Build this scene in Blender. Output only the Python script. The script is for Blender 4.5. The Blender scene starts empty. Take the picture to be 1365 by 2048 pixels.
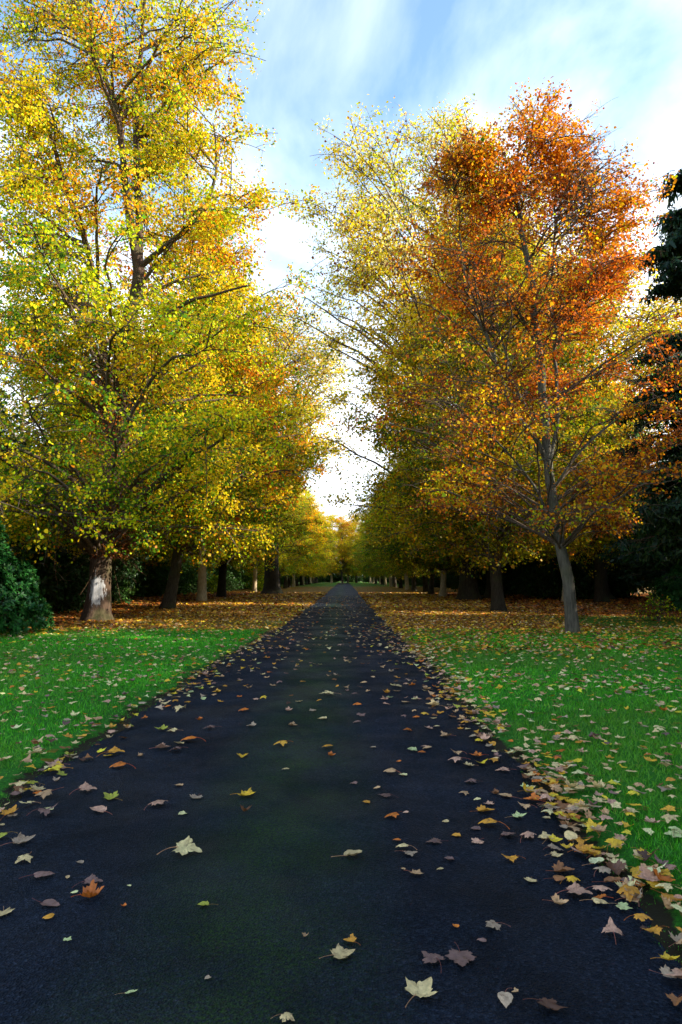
import bpy, math, random
import numpy as np
from mathutils import Vector, Euler

scene = bpy.context.scene
COL = scene.collection
rad = math.radians
random.seed(7)

# ------------------------------------------------------------------ camera
F, CX, CY, VX, VY, EYE = 1365.0, 682.5, 1024.0, 688.0, 1157.0, 1.55
PITCH = math.atan((VY - CY) / F)
YAW = math.atan((VX - CX) / F)
cam_d = bpy.data.cameras.new('camera')
cam = bpy.data.objects.new('camera', cam_d)
COL.objects.link(cam)
cam.location = (0, 0, EYE)
cam.rotation_euler = Euler((rad(90) + PITCH, 0, YAW), 'XYZ')
cam_d.sensor_fit = 'VERTICAL'
cam_d.sensor_height = 36
cam_d.lens = F / 2048 * 36
cam_d.clip_start = 0.05
cam_d.clip_end = 5000
scene.camera = cam
CR = cam.rotation_euler.to_matrix()

def ray(px, py):
    return (CR @ Vector(((px - CX) / F, (CY - py) / F, -1))).normalized()

def on_ground(px, py):
    d = ray(px, py)
    t = -EYE / d.z
    return d.x * t, d.y * t

# ------------------------------------------------------------------ tags
def tag(o, label=None, cat=None, group=None, kind=None):
    if label: o['label'] = label
    if cat: o['category'] = cat
    if group: o['group'] = group
    if kind: o['kind'] = kind
    return o

def empty(name, loc=(0, 0, 0), rz=0, s=1.0):
    o = bpy.data.objects.new(name, None)
    o.empty_display_size = 0.3
    o.location = loc
    o.rotation_euler = (0, 0, rz)
    o.scale = (s, s, s) if not hasattr(s, '__len__') else s
    COL.objects.link(o)
    return o

def link(name, me, mat, parent=None, loc=(0, 0, 0)):
    o = bpy.data.objects.new(name, me)
    if mat and not me.materials: me.materials.append(mat)
    o.location = loc
    if parent: o.parent = parent
    COL.objects.link(o)
    return o

def copy_tree(o, parent=None):
    c = o.copy()
    COL.objects.link(c)
    c.parent = parent
    for ch in list(o.children):
        copy_tree(ch, c)
    return c

# ------------------------------------------------------------------ meshes
def mesh_n(name, V, Fc, n, color=None, smooth=False, extra=None):
    """V (N,3); Fc (M,n) faces all with n corners; color (M,4) one per face."""
    me = bpy.data.meshes.new(name)
    V = np.ascontiguousarray(V, dtype=np.float32)
    Fc = np.ascontiguousarray(Fc, dtype=np.int32)
    me.vertices.add(len(V)); me.vertices.foreach_set('co', V.ravel())
    m = len(Fc)
    me.loops.add(m * n); me.loops.foreach_set('vertex_index', Fc.ravel())
    me.polygons.add(m)
    me.polygons.foreach_set('loop_start', np.arange(0, m * n, n, dtype=np.int32))
    if smooth: me.polygons.foreach_set('use_smooth', np.ones(m, dtype=bool))
    if color is not None:
        a = me.attributes.new('tint', 'FLOAT_COLOR', 'FACE')
        a.data.foreach_set('color', np.ascontiguousarray(color, dtype=np.float32).ravel())
    if extra:
        for k, arr in extra.items():
            a = me.attributes.new(k, 'FLOAT', 'POINT')
            a.data.foreach_set('value', np.ascontiguousarray(arr, dtype=np.float32))
    me.update(calc_edges=True)
    return me

def norm(a):
    return a / np.maximum(np.linalg.norm(a, axis=-1, keepdims=True), 1e-9)

def tubes(P, R, sides, ridge=None):
    """P (N,K,3), R (N,K) -> verts, quad faces"""
    N, K, _ = P.shape
    T = norm(np.gradient(P, axis=1))
    ref = np.where(np.abs(T[:, :1, 2:3]) > 0.8, np.array([1.0, 0, 0]), np.array([0, 0, 1.0]))
    ref = np.broadcast_to(ref, T.shape)
    A = norm(np.cross(T, ref)); B = np.cross(T, A)
    th = np.arange(sides) * 2 * math.pi / sides
    Rr = R[:, :, None] * np.ones(sides)
    if ridge is not None: Rr = Rr * ridge
    V = P[:, :, None, :] + Rr[..., None] * (np.cos(th)[:, None] * A[:, :, None, :] + np.sin(th)[:, None] * B[:, :, None, :])
    idx = np.arange(N * K * sides).reshape(N, K, sides)
    a = idx[:, :-1, :]; b = idx[:, 1:, :]
    Fc = np.stack([a, np.roll(a, -1, 2), np.roll(b, -1, 2), b], -1).reshape(-1, 4)
    return V.reshape(-1, 3), Fc

def bez(P0, P1, P2, K):
    t = np.linspace(0, 1, K)[None, :, None]
    return (1 - t) ** 2 * P0[:, None] + 2 * t * (1 - t) * P1[:, None] + t * t * P2[:, None]

def catmull(pts, K):
    pts = np.array(pts, float)
    n = len(pts)
    ext = np.vstack([2 * pts[0] - pts[1], pts, 2 * pts[-1] - pts[-2]])
    out = []
    for s in np.linspace(0, n - 1 - 1e-6, K):
        i = int(s); t = s - i
        p0, p1, p2, p3 = ext[i], ext[i + 1], ext[i + 2], ext[i + 3]
        out.append(0.5 * (2 * p1 + (p2 - p0) * t + (2 * p0 - 5 * p1 + 4 * p2 - p3) * t * t + (3 * p1 - p0 - 3 * p2 + p3) * t ** 3))
    return np.array(out)

def vnoise(P, rng_seed, freq):
    """cheap smooth pseudo noise in 0..1 from sums of sines"""
    r = np.random.default_rng(rng_seed)
    out = np.zeros(P.shape[:-1])
    for k in range(6):
        w = r.normal(size=P.shape[-1]) * freq * (1 + 0.35 * k)
        out += np.sin(P @ w + r.uniform(0, 6.28)) / (1 + 0.3 * k)
    return np.clip(0.5 + out / 5.2, 0, 1)

LEAF_HEX = np.array([[0, 0, 0], [0.42, 0.22, 0.06], [0.40, 0.62, 0.05], [0, 1, -0.08], [-0.40, 0.62, 0.05], [-0.42, 0.22, 0.06]])
LEAF_QUAD = np.array([[0, 0, 0], [0.42, 0.5, 0.07], [0, 1, -0.05], [-0.42, 0.5, 0.07]])
LEAF_LANCE = np.array([[0, 0, 0], [0.16, 0.4, 0.03], [0.12, 0.8, 0.0], [0, 1, -0.06], [-0.12, 0.8, 0.0], [-0.16, 0.4, 0.03]])
LEAF_NEEDLE = np.array([[-0.09, 0, 0], [0.09, 0, 0], [0.05, 1, -0.15], [-0.05, 1, -0.15]])

def leaves_mesh(name, C, D, N, S, color, tmpl):
    """C centre/base (n,3), D direction, N approx normal, S size, color (n,4)"""
    D = norm(D); X = norm(np.cross(D, N)); Z = np.cross(X, D)
    V = C[:, None] + S[:, None, None] * (tmpl[None, :, 0:1] * X[:, None] + tmpl[None, :, 1:2] * D[:, None] + tmpl[None, :, 2:3] * Z[:, None])
    k = len(tmpl)
    Fc = np.arange(len(C) * k).reshape(-1, k)
    return mesh_n(name, V.reshape(-1, 3), Fc, k, color)

# ------------------------------------------------------------------ materials
def newmat(name):
    m = bpy.data.materials.new(name); m.use_nodes = True
    m.node_tree.nodes.clear()
    return m, m.node_tree.nodes, m.node_tree.links

def nd(N, t, **kw):
    n = N.new(t)
    for k, v in kw.items():
        if k.startswith('i_'): n.inputs[k[2:].replace('_', ' ')].default_value = v
        else: setattr(n, k, v)
    return n

def foliage_mat(name, transl=0.45, gloss=0.04, rough=0.5, objtint=True, vary=0.25, mottle=0.0, mscale=60, blotch=False):
    m, N, L = newmat(name)
    at = nd(N, 'ShaderNodeAttribute', attribute_name='tint')
    col = at.outputs['Color']
    if objtint:
        oi = nd(N, 'ShaderNodeObjectInfo')
        mx = nd(N, 'ShaderNodeMix', data_type='RGBA', blend_type='MULTIPLY')
        mx.inputs[0].default_value = 1
        L.new(col, mx.inputs[6]); L.new(oi.outputs['Color'], mx.inputs[7]); col = mx.outputs[2]
    if mottle:
        tc = nd(N, 'ShaderNodeTexCoord'); no = nd(N, 'ShaderNodeTexNoise'); no.inputs['Scale'].default_value = mscale; no.inputs['Detail'].default_value = 5
        no.noise_dimensions = '4D'; oj = nd(N, 'ShaderNodeObjectInfo'); mw = nd(N, 'ShaderNodeMath', operation='MULTIPLY'); mw.inputs[1].default_value = 50
        L.new(oj.outputs['Random'], mw.inputs[0]); L.new(mw.outputs[0], no.inputs['W'])
        L.new(tc.outputs['Object'], no.inputs['Vector'])
        if blotch:
            n5 = nd(N, 'ShaderNodeTexNoise', noise_dimensions='4D'); n5.inputs['Scale'].default_value = 3.5; n5.inputs['Detail'].default_value = 7; n5.inputs['Roughness'].default_value = .7
            m6 = nd(N, 'ShaderNodeMath', operation='MULTIPLY'); m6.inputs[1].default_value = 91; L.new(oj.outputs['Random'], m6.inputs[0]); L.new(m6.outputs[0], n5.inputs['W']); L.new(tc.outputs['Object'], n5.inputs['Vector'])
            r6 = nd(N, 'ShaderNodeMapRange'); r6.inputs[1].default_value = .52; r6.inputs[2].default_value = .66; r6.inputs[4].default_value = .75; L.new(n5.outputs['Fac'], r6.inputs[0])
            x6 = nd(N, 'ShaderNodeMix', data_type='RGBA'); x6.inputs[7].default_value = (.14, .07, .03, 1); L.new(r6.outputs[0], x6.inputs[0]); L.new(col, x6.inputs[6]); col = x6.outputs[2]
        mr = nd(N, 'ShaderNodeMapRange'); mr.inputs[1].default_value = 0.35; mr.inputs[2].default_value = 0.7; mr.inputs[3].default_value = 1 - mottle; mr.inputs[4].default_value = 1.1
        L.new(no.outputs['Fac'], mr.inputs[0])
        m2 = nd(N, 'ShaderNodeVectorMath', operation='SCALE'); L.new(col, m2.inputs[0]); L.new(mr.outputs[0], m2.inputs['Scale']); col = m2.outputs[0]
    d = nd(N, 'ShaderNodeBsdfDiffuse'); t = nd(N, 'ShaderNodeBsdfTranslucent'); g = nd(N, 'ShaderNodeBsdfGlossy'); g.inputs['Roughness'].default_value = rough
    L.new(col, d.inputs['Color']); L.new(col, t.inputs['Color']); g.inputs['Color'].default_value = (0.8, 0.85, 0.9, 1)
    a = nd(N, 'ShaderNodeMixShader'); a.inputs[0].default_value = transl
    L.new(d.outputs[0], a.inputs[1]); L.new(t.outputs[0], a.inputs[2])
    b = nd(N, 'ShaderNodeMixShader'); b.inputs[0].default_value = gloss
    L.new(a.outputs[0], b.inputs[1]); L.new(g.outputs[0], b.inputs[2])
    o = nd(N, 'ShaderNodeOutputMaterial'); L.new(b.outputs[0], o.inputs[0])
    return m

def ramp(N, stops):
    r = nd(N, 'ShaderNodeValToRGB'); e = r.color_ramp.elements
    while len(e) < len(stops): e.new(0.5)
    for i, (p, c) in enumerate(stops):
        e[i].position = p; e[i].color = (*c, 1)
    return r

def bark_mat(name, dark, light, moss=0.3, patch=None, scale=1.0, mosscol=(0.05, 0.07, 0.02)):
    m, N, L = newmat(name)
    tc = nd(N, 'ShaderNodeTexCoord'); mp = nd(N, 'ShaderNodeMapping')
    mp.inputs['Scale'].default_value = (9 * scale, 9 * scale, 1.6 * scale)
    L.new(tc.outputs['Object'], mp.inputs[0])
    n1 = nd(N, 'ShaderNodeTexNoise'); n1.inputs['Scale'].default_value = 2.2; n1.inputs['Detail'].default_value = 8; n1.inputs['Roughness'].default_value = 0.65
    L.new(mp.outputs[0], n1.inputs['Vector'])
    r = ramp(N, [(0.3, dark), (0.52, [(a + b) / 2 for a, b in zip(dark, light)]), (0.72, light)])
    L.new(n1.outputs['Fac'], r.inputs[0])
    n2 = nd(N, 'ShaderNodeTexNoise'); n2.inputs['Scale'].default_value = 1.3; n2.inputs['Detail'].default_value = 5
    L.new(tc.outputs['Object'], n2.inputs['Vector'])
    mr = nd(N, 'ShaderNodeMapRange'); mr.inputs[1].default_value = 0.5; mr.inputs[2].default_value = 0.68; mr.inputs[4].default_value = moss
    L.new(n2.outputs['Fac'], mr.inputs[0])
    mx = nd(N, 'ShaderNodeMix', data_type='RGBA'); mx.inputs[7].default_value = (*mosscol, 1)
    L.new(mr.outputs[0], mx.inputs[0]); L.new(r.outputs[0], mx.inputs[6]); col = mx.outputs[2]
    if patch:
        (pc, pr, pcol) = patch   # bare pale patch of wood on one side of the trunk
        n3 = nd(N, 'ShaderNodeTexNoise'); n3.inputs['Scale'].default_value = 5; n3.inputs['Detail'].default_value = 7; n3.inputs['Roughness'].default_value = 0.7
        m3 = nd(N, 'ShaderNodeMapping'); m3.inputs['Scale'].default_value = (2, 2, 0.8)
        L.new(tc.outputs['Object'], m3.inputs[0]); L.new(m3.outputs[0], n3.inputs['Vector'])
        sb = nd(N, 'ShaderNodeVectorMath', operation='SUBTRACT'); sb.inputs[1].default_value = pc
        L.new(tc.outputs['Object'], sb.inputs[0])
        dv = nd(N, 'ShaderNodeVectorMath', operation='DIVIDE'); dv.inputs[1].default_value = pr
        L.new(sb.outputs[0], dv.inputs[0])
        ln = nd(N, 'ShaderNodeVectorMath', operation='LENGTH'); L.new(dv.outputs[0], ln.inputs[0])
        ad = nd(N, 'ShaderNodeMath', operation='MULTIPLY_ADD'); ad.inputs[1].default_value = 2.6
        L.new(n3.outputs['Fac'], ad.inputs[0]); L.new(ln.outputs['Value'], ad.inputs[2])
        m4 = nd(N, 'ShaderNodeMapRange'); m4.inputs[1].default_value = 2.25; m4.inputs[2].default_value = 2.0
        L.new(ad.outputs[0], m4.inputs[0])
        m5 = nd(N, 'ShaderNodeMix', data_type='RGBA'); m5.inputs[7].default_value = (*pcol, 1)
        L.new(m4.outputs[0], m5.inputs[0]); L.new(col, m5.inputs[6]); col = m5.outputs[2]
    b = nd(N, 'ShaderNodeBsdfPrincipled'); b.inputs['Roughness'].default_value = 0.9; b.inputs['Specular IOR Level'].default_value = 0.2
    L.new(col, b.inputs['Base Color'])
    bp = nd(N, 'ShaderNodeBump'); bp.inputs['Strength'].default_value = 0.7; bp.inputs['Distance'].default_value = 0.03
    L.new(n1.outputs['Fac'], bp.inputs['Height']); L.new(bp.outputs[0], b.inputs['Normal'])
    o = nd(N, 'ShaderNodeOutputMaterial'); L.new(b.outputs[0], o.inputs[0])
    return m

M_LEAF = foliage_mat('autumn foliage', 0.5, 0.008)
M_DARKLEAF = foliage_mat('evergreen foliage', 0.25, 0.02, 0.5)
M_RHODO = foliage_mat('rhododendron foliage', 0.15, 0.02, 0.45)
M_GRASS = foliage_mat('grass blades', 0.35, 0.03, 0.5, objtint=False)
M_FALLEN = foliage_mat('fallen leaf blade', 0.12, 0.03, 0.5, mottle=0.3, mscale=5, blotch=True)
M_LITTER = foliage_mat('leaf litter', 0.12, 0.03, 0.5, objtint=False, mottle=0.35)
M_BARK = bark_mat('lime bark', (0.02, 0.017, 0.012), (0.10, 0.085, 0.06), 0.5)
M_BARKDARK = bark_mat('dark bark', (0.012, 0.010, 0.008), (0.055, 0.045, 0.03), 0.4)
M_BARKRED = bark_mat('old lime bark', (0.022, 0.013, 0.009), (0.10, 0.065, 0.045), 0.5, patch=((0.06, -0.5, 1.15), (0.34, 0.6, 0.58), (0.33, 0.34, 0.36)))
M_BARKGREY = bark_mat('smooth grey bark', (0.028, 0.027, 0.021), (0.13, 0.12, 0.095), 0.45, scale=0.8, mosscol=(0.09, 0.10, 0.04))
M_BARKSUNLIT = bark_mat('sunlit-toned bark', (0.22, 0.17, 0.10), (0.60, 0.50, 0.33), 0.3)  # sunlight on one left-row trunk, put into a lighter bark colour
M_TWIG = bark_mat('twig bark', (0.045, 0.03, 0.02), (0.15, 0.11, 0.08), 0.1)
M_TWIGRED = bark_mat('reddish twigs', (0.10, 0.05, 0.03), (0.24, 0.14, 0.09), 0.1)

# ------------------------------------------------------------------ palettes (linear base colours)
PAL = {
    'yellow': (0.82, 0.53, 0.010), 'lemon': (0.85, 0.66, 0.015), 'lime': (0.44, 0.52, 0.006), 'green': (0.11, 0.26, 0.012),
    'dgreen': (0.03, 0.085, 0.012), 'orange': (0.80, 0.29, 0.008), 'rust': (0.55, 0.13, 0.008), 'brown': (0.20, 0.065, 0.018),
    'cream': (0.84, 0.68, 0.28), 'olive': (0.26, 0.25, 0.015), 'yew': (0.018, 0.045, 0.012), 'yewl': (0.04, 0.085, 0.02),
    'blue': (0.005, 0.020, 0.010), 'bluel': (0.012, 0.045, 0.022), 'rhodo': (0.006, 0.048, 0.009), 'rhodol': (0.018, 0.095, 0.014),
}
def pick_colors(P, rng, table, H, seed, freq=0.5):
    """table: list of (name, weight_low, weight_high, clump) ; weights blend with height and clump noise"""
    n = len(P); h = np.clip(P[:, 2] / H, 0, 1)
    W = []
    for i, (nm, wl, wh, cl) in enumerate(table):
        nz = vnoise(P, seed * 13 + i, freq)
        W.append((wl + (wh - wl) * h) * np.exp(cl * (nz - 0.5) * 6))
    W = np.array(W); W /= W.sum(0)
    c = np.cumsum(W, 0); u = rng.random(n)
    idx = (u[None] > c).sum(0).clip(0, len(table) - 1)
    cols = np.array([PAL[t[0]] for t in table])[idx]
    v = np.exp(rng.normal(0, 0.22, n))[:, None]
    cols = cols * v * (1 + rng.normal(0, 0.07, (n, 3)))
    return np.hstack([np.clip(cols, 0.003, 0.85), np.ones((n, 1))])

# ------------------------------------------------------------------ tree grower
def stem_clear(pts, half, zmax, p, seed=9, dens=1.0):
    a = np.array([(q[0], q[2]) for q in pts]); a = a[np.argsort(a[:, 1])]
    r_ = np.random.default_rng(seed)
    def f(C):
        near = (np.abs(C[:, 0] - np.interp(C[:, 2], a[:, 1], a[:, 0])) < half) & (C[:, 2] < zmax) & (C[:, 1] < .3)
        return ~(near & (r_.random(len(C)) < p))
    return f
def grow(seed, stems, prof, H, palette, nlimb=80, nsec=10, ntw=5, nleaf=14, leaf=0.12, tmpl=LEAF_QUAD, seclen=2.0, twlen=0.7,
         center=None, lobes=0.18, rise=0.5, flat=0.6, droop=0.0, spread=0.16, bare=0.0, clump=0.45, limb_r=0.05, cull=None,
         leafdown=0.35, freq=0.5, extra_t=None, thick=0.011, bare_top=0.0, shell=0.5, blobs=(), whorl=0):
    """returns (stem polylines, branch verts/faces, leaf mesh arrays)"""
    rng = np.random.default_rng(seed)
    sp = []; sr = []
    for pts, rr in stems:
        K = 8 * len(pts)
        P = catmull(pts, K); R = np.interp(np.linspace(0, 1, K), np.linspace(0, 1, len(rr)), rr)
        n_ = P.shape[0]
        w = np.stack([vnoise(P * 1.0, seed + 5 + j, 0.9) - 0.5 for j in range(2)], 1)
        P[:, :2] += w * np.linspace(0, 1, n_)[:, None] * 0.35
        sp.append(P); sr.append(R)
    SP = np.vstack(sp); SR = np.concatenate(sr)
    zs = np.array([p[0] for p in prof]); rs = np.array([p[1] for p in prof])
    zt = np.linspace(zs[0], zs[-1], 400); rt = np.interp(zt, zs, rs)
    cdf = np.cumsum(rt + 0.25 * rt.max()); cdf /= cdf[-1]
    z = np.interp(rng.random(nlimb), cdf, zt); th = rng.random(nlimb) * 6.283
    lob = 1 + lobes * np.sin(3 * th + z * 0.55 + seed) + lobes * 0.8 * np.sin(2 * th - z * 0.9 + seed * 2)
    if whorl: z = np.round(z / whorl) * whorl + rng.normal(0, .07, nlimb)
    rr = np.interp(z, zs, rs) * lob * (shell + (1 - shell) * rng.random(nlimb) ** 0.5)
    cxy = center(z) if center else np.zeros((nlimb, 2))
    T = np.stack([cxy[:, 0] + rr * np.cos(th), cxy[:, 1] + rr * np.sin(th), z], 1)
    for (qx, qy, qz, qr, qn) in blobs:
        T = np.vstack([T, np.array([qx, qy, qz]) + norm(rng.normal(size=(qn, 3))) * qr * (.4 + .6 * rng.random((qn, 1)))])
    nlimb = len(T)
    d = T[:, None] - SP[None]
    hd = np.linalg.norm(d[..., :2], axis=2); dz = d[..., 2]
    cost = np.linalg.norm(d, axis=2) * 0.5 + np.abs(dz - rise * hd) * 1.0 + (SP[None, :, 2] < zs[0] * 0.8 ) * 6
    k = np.argmin(cost + rng.random(cost.shape) * 0.8, 1)
    P0 = SP[k]; R0 = np.minimum(SR[k] * 0.6, limb_r * (0.5 + 0.09 * np.linalg.norm(T - P0, axis=1)))
    mid = (P0 + T) / 2; ln = np.linalg.norm(T - P0, axis=1)
    P1 = mid + np.stack([rng.normal(0, 0.08, nlimb) * ln, rng.normal(0, 0.08, nlimb) * ln, (0.12 + 0.22 * droop) * ln], 1)
    K1 = 12
    LP = bez(P0, P1, T, K1)
    LP += (np.stack([vnoise(LP * 1.0, seed + 40 + j, 1.4) for j in range(3)], -1) - 0.5) * 0.5 * np.linspace(0, 1, K1)[None, :, None]
    LR = R0[:, None] * (1 - np.linspace(0, 1, K1)) ** 0.8 + thick
    def children(Pp, n, lo, length, fl, K, dr, up=0.15):
        N, Kp, _ = Pp.shape
        t = lo + (1 - lo) * rng.random((N, n)) ** 0.8
        f = t * (Kp - 1); i = np.minimum(f.astype(int), Kp - 2); u = (f - i)[..., None]
        ar = np.arange(N)[:, None]
        B = Pp[ar, i] * (1 - u) + Pp[ar, i + 1] * u
        tg = norm(Pp[ar, i + 1] - Pp[ar, i])
        r = rng.normal(size=(N, n, 3)); r[..., 2] *= fl
        dd = norm(tg * 0.55 + norm(r) * 1.0 + np.array([0, 0, up]))
        dd[..., 2] *= (0.5 + 0.5 * fl); dd = norm(dd)
        L_ = length * (0.45 + 0.75 * rng.random((N, n)))[..., None]
        E = B + dd * L_; E[..., 2] -= dr * L_[..., 0]
        M_ = (B + E) / 2; M_[..., 2] += 0.12 * L_[..., 0]
        B = B.reshape(-1, 3); E = E.reshape(-1, 3); M_ = M_.reshape(-1, 3)
        return bez(B, M_, E, K)
    SPp = children(LP, nsec, 0.22, seclen, flat, 6, droop * 0.4)
    sr_ = np.linspace(thick * 1.7, thick * 0.8, 6)[None] * (0.7 + 0.7 * rng.random((len(SPp), 1)))
    TP = children(SPp, ntw, 0.15, twlen, flat, 4, droop * 0.6)
    tr_ = np.linspace(thick * 0.75, thick * 0.35, 4)[None] * np.ones((len(TP), 1))
    # some tertiary clusters are bare: gaps in the crown
    cl = vnoise(TP[:, -1], seed + 77, 1.1)
    keep = (cl * (1 - clump) + rng.random(len(TP)) * clump) > (0.12 + bare + bare_top * np.clip((TP[:, -1, 2] / H - 0.55) / 0.45, 0, 1))
    LT = TP[keep]
    t = rng.random((len(LT), nleaf)) ** 0.7
    f = t * 3; i = np.minimum(f.astype(int), 2); u = (f - i)[..., None]; ar = np.arange(len(LT))[:, None]
    C = (LT[ar, i] * (1 - u) + LT[ar, i + 1] * u).reshape(-1, 3)
    C = C + rng.normal(0, spread, C.shape) * np.array([1, 1, 0.75])
    tn = norm(rng.normal(size=(len(LT), 3)) + np.array([0, 0, 0.9])); td = norm(LT[:, -1] - LT[:, 0])
    tn = np.repeat(tn, nleaf, 0); td = np.repeat(td, nleaf, 0)
    ok = C[:, 2] > 0.15
    if cull is not None: ok &= cull(C)
    C = C[ok]; tn = tn[ok]; td = td[ok]
    n = len(C)
    D = rng.normal(size=(n, 3)) + td * .9; D[:, 2] -= leafdown * 2
    Nn = tn * 1.5 + rng.normal(size=(n, 3)) * .75
    S = leaf * np.exp(rng.normal(0, 0.22, n))
    col = pick_colors(C, rng, palette, H, seed, freq)
    v1, f1 = tubes(LP, LR, 5); v2, f2 = tubes(SPp, sr_, 3); v3, f3 = tubes(TP, tr_, 3)
    bv = np.vstack([v1, v2, v3]); bf = np.vstack([f1, f2 + len(v1), f3 + len(v1) + len(v2)])
    if extra_t is not None:
        ve, fe = extra_t; bf = np.vstack([bf, fe + len(bv)]); bv = np.vstack([bv, ve])
    return sp, sr, (bv, bf), (C, D, Nn, S, col, tmpl)

def trunk_mesh(name, sp, sr, seed, flare=1.7, flare_h=0.9, sides=18, bumps=0.06):
    rng = np.random.default_rng(seed)
    Vs = []; Fs = []; off = 0
    for q, (P, R) in enumerate(zip(sp, sr)):
        P = P.copy(); R = R.copy()
        if q == 0:
            h = P[:, 2] - P[0, 2]
            # extra rings near the ground for the root flare
            ext_z = np.array([-0.25, 0.0, 0.08, 0.18, 0.32, 0.5, 0.75, 1.05, 1.4])
            ip = [np.interp(ext_z, P[:, 2], P[:, j]) for j in (0, 1)]
            Pe = np.stack([ip[0], ip[1], ext_z], 1); Re = np.interp(ext_z, P[:, 2], R)
            m = P[:, 2] > 1.5
            P = np.vstack([Pe, P[m]]); R = np.concatenate([Re, R[m]])
            R = R * (1 + (flare - 1) * np.exp(-np.clip(P[:, 2], 0, None) / (flare_h * 0.5)))
        K = len(P); th = np.arange(sides) * 2 * math.pi / sides
        fl = np.exp(-np.clip(P[:, 2], 0, None) / (flare_h * 0.8)) if q == 0 else np.zeros(K)
        root = (np.sin(th * 4 + seed) * 0.5 + np.sin(th * 7 + seed * 2) * 0.3)
        ridge = 1 + bumps * (vnoise(np.stack(np.meshgrid(P[:, 2] * 0.5, th * 2.4, indexing='ij'), -1), seed + q, 1.3) - 0.5) * 2 + (fl[:, None] * root[None] * 0.25 * (flare - 1))
        v, f = tubes(P[None], R[None], sides, ridge[None])
        Vs.append(v); Fs.append(f + off); off += len(v)
    return mesh_n(name, np.vstack(Vs), np.vstack(Fs), 4, smooth=True)

def assemble(kind_name, g, seed, bark, twig=None, leafm=None, flare=1.7, crown_name='crown', sides=18, bumps=0.06):
    sp, sr, (bv, bf), lf = g
    root = empty(kind_name)
    link('trunk', trunk_mesh('trunk', sp, sr, seed, flare, sides=sides, bumps=bumps), bark, root)
    link('branches', mesh_n('branches', bv, bf, 4), twig or M_TWIG, root)
    link(crown_name, leaves_mesh('crown', *lf), leafm or M_LEAF, root)
    return root

def simple_stems(H, r, seed, lean=0.0, forks=4, top=0.85, z0=0.3):
    rng = np.random.default_rng(seed)
    a = rng.random() * 6.28
    pts = [(0, 0, -0.3)]
    for k in range(1, 6):
        t = k / 5 * top
        pts.append((math.cos(a) * lean * t * H + rng.normal(0, 0.12), math.sin(a) * lean * t * H + rng.normal(0, 0.12), t * H))
    st = [(pts, [r, r * 0.86, r * 0.7, r * 0.52, r * 0.3, r * 0.1])]
    for k in range(forks):
        i = 1 + k % 3 if z0 < 0.35 else 2 + k % 2
        b = np.array(pts[i]); az = rng.random() * 6.28 + k * 2.4
        L_ = H * (0.33 - 0.04 * i); o = L_ * 0.45
        st.append(([tuple(b), tuple(b + [o * 0.35 * math.cos(az), o * 0.35 * math.sin(az), L_ * 0.3]), tuple(b + [o * 0.75 * math.cos(az), o * 0.75 * math.sin(az), L_ * 0.7]),
                    tuple(b + [o * math.cos(az), o * math.sin(az), L_ * 1.15])], [r * 0.42, r * 0.33, r * 0.2, r * 0.06]))
    return st

# ------------------------------------------------------------------ the two nearest trees, each its own shape
# old lime on the left: crown up beyond the frame
b1 = (-9.1, 25.5)
def rel(pts, base, ys=None):
    return [(x - base[0], (0 if ys is None else ys[i]), z) for i, (x, z) in enumerate(pts)]
stL1 = [(rel([(-9.1, -0.3), (-9.08, 1.6), (-8.84, 4.5), (-8.4, 8.6), (-8.28, 11.6), (-7.96, 13.6)], b1), [0.43, 0.41, 0.37, 0.32, 0.27, 0.2]),
        (rel([(-7.96, 13.6), (-6.7, 14.4), (-5.4, 15.3), (-4.9, 16.8), (-4.9, 18.6)], b1, [0, -.4, -.9, -1.2, -1.4]), [0.12, 0.105, 0.08, 0.05, 0.02]),
        (rel([(-8.0, 13.4), (-8.3, 15.4), (-8.7, 19), (-9.6, 22), (-9.9, 26)], b1, [0, -.2, -.8, -1, -1]), [0.17, 0.15, 0.11, 0.07, 0.03]),
        (rel([(-8.0, 13.6), (-8.1, 16), (-8.5, 20), (-8.2, 24), (-8.2, 28.5)], b1, [0, .3, .6, .4, .2]), [0.16, 0.14, 0.11, 0.07, 0.02]),
        (rel([(-8.42, 8.5), (-7.2, 10.8), (-5.9, 11.6), (-3.6, 12.1)], b1, [0, -.6, -1.2, -1.8]), [0.14, 0.11, 0.07, 0.03]),
        (rel([(-8.75, 5.0), (-8.95, 9.0), (-9.5, 13.0), (-10.6, 17.0), (-11.5, 20)], b1, [0, -.3, -.8, -1.6, -2]), [0.17, 0.15, 0.11, 0.07, 0.03]),
        (rel([(-8.5, 7.6), (-7.4, 9.3), (-6.8, 11), (-6.6, 12.6), (-6.3, 15)], b1, [0, .8, 1.6, 2.2, 2.8]), [0.12, 0.10, 0.08, 0.05, 0.02]),
        (rel([(-8.8, 3.6), (-10, 5.2), (-11.5, 6.1), (-13.5, 6.4)], b1, [0, -.8, -1.8, -2.8]), [0.1, 0.08, 0.06, 0.02])]
YL = [('yellow', 1.2, 1.1, .45), ('lemon', .5, .7, .4), ('lime', 1.3, .6, .6), ('green', .8, .35, .8), ('dgreen', .15, .05, .5), ('orange', .10, .50, .9), ('brown', .04, .07, .4)]
profL1 = [(2.7, 4.8), (4.0, 6.2), (6, 6.9), (10, 6.7), (14, 5.5), (16.5, 4.5), (19, 4.9), (22, 4.9), (26, 3.9), (29, 2.2), (31, 0.4)]
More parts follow.
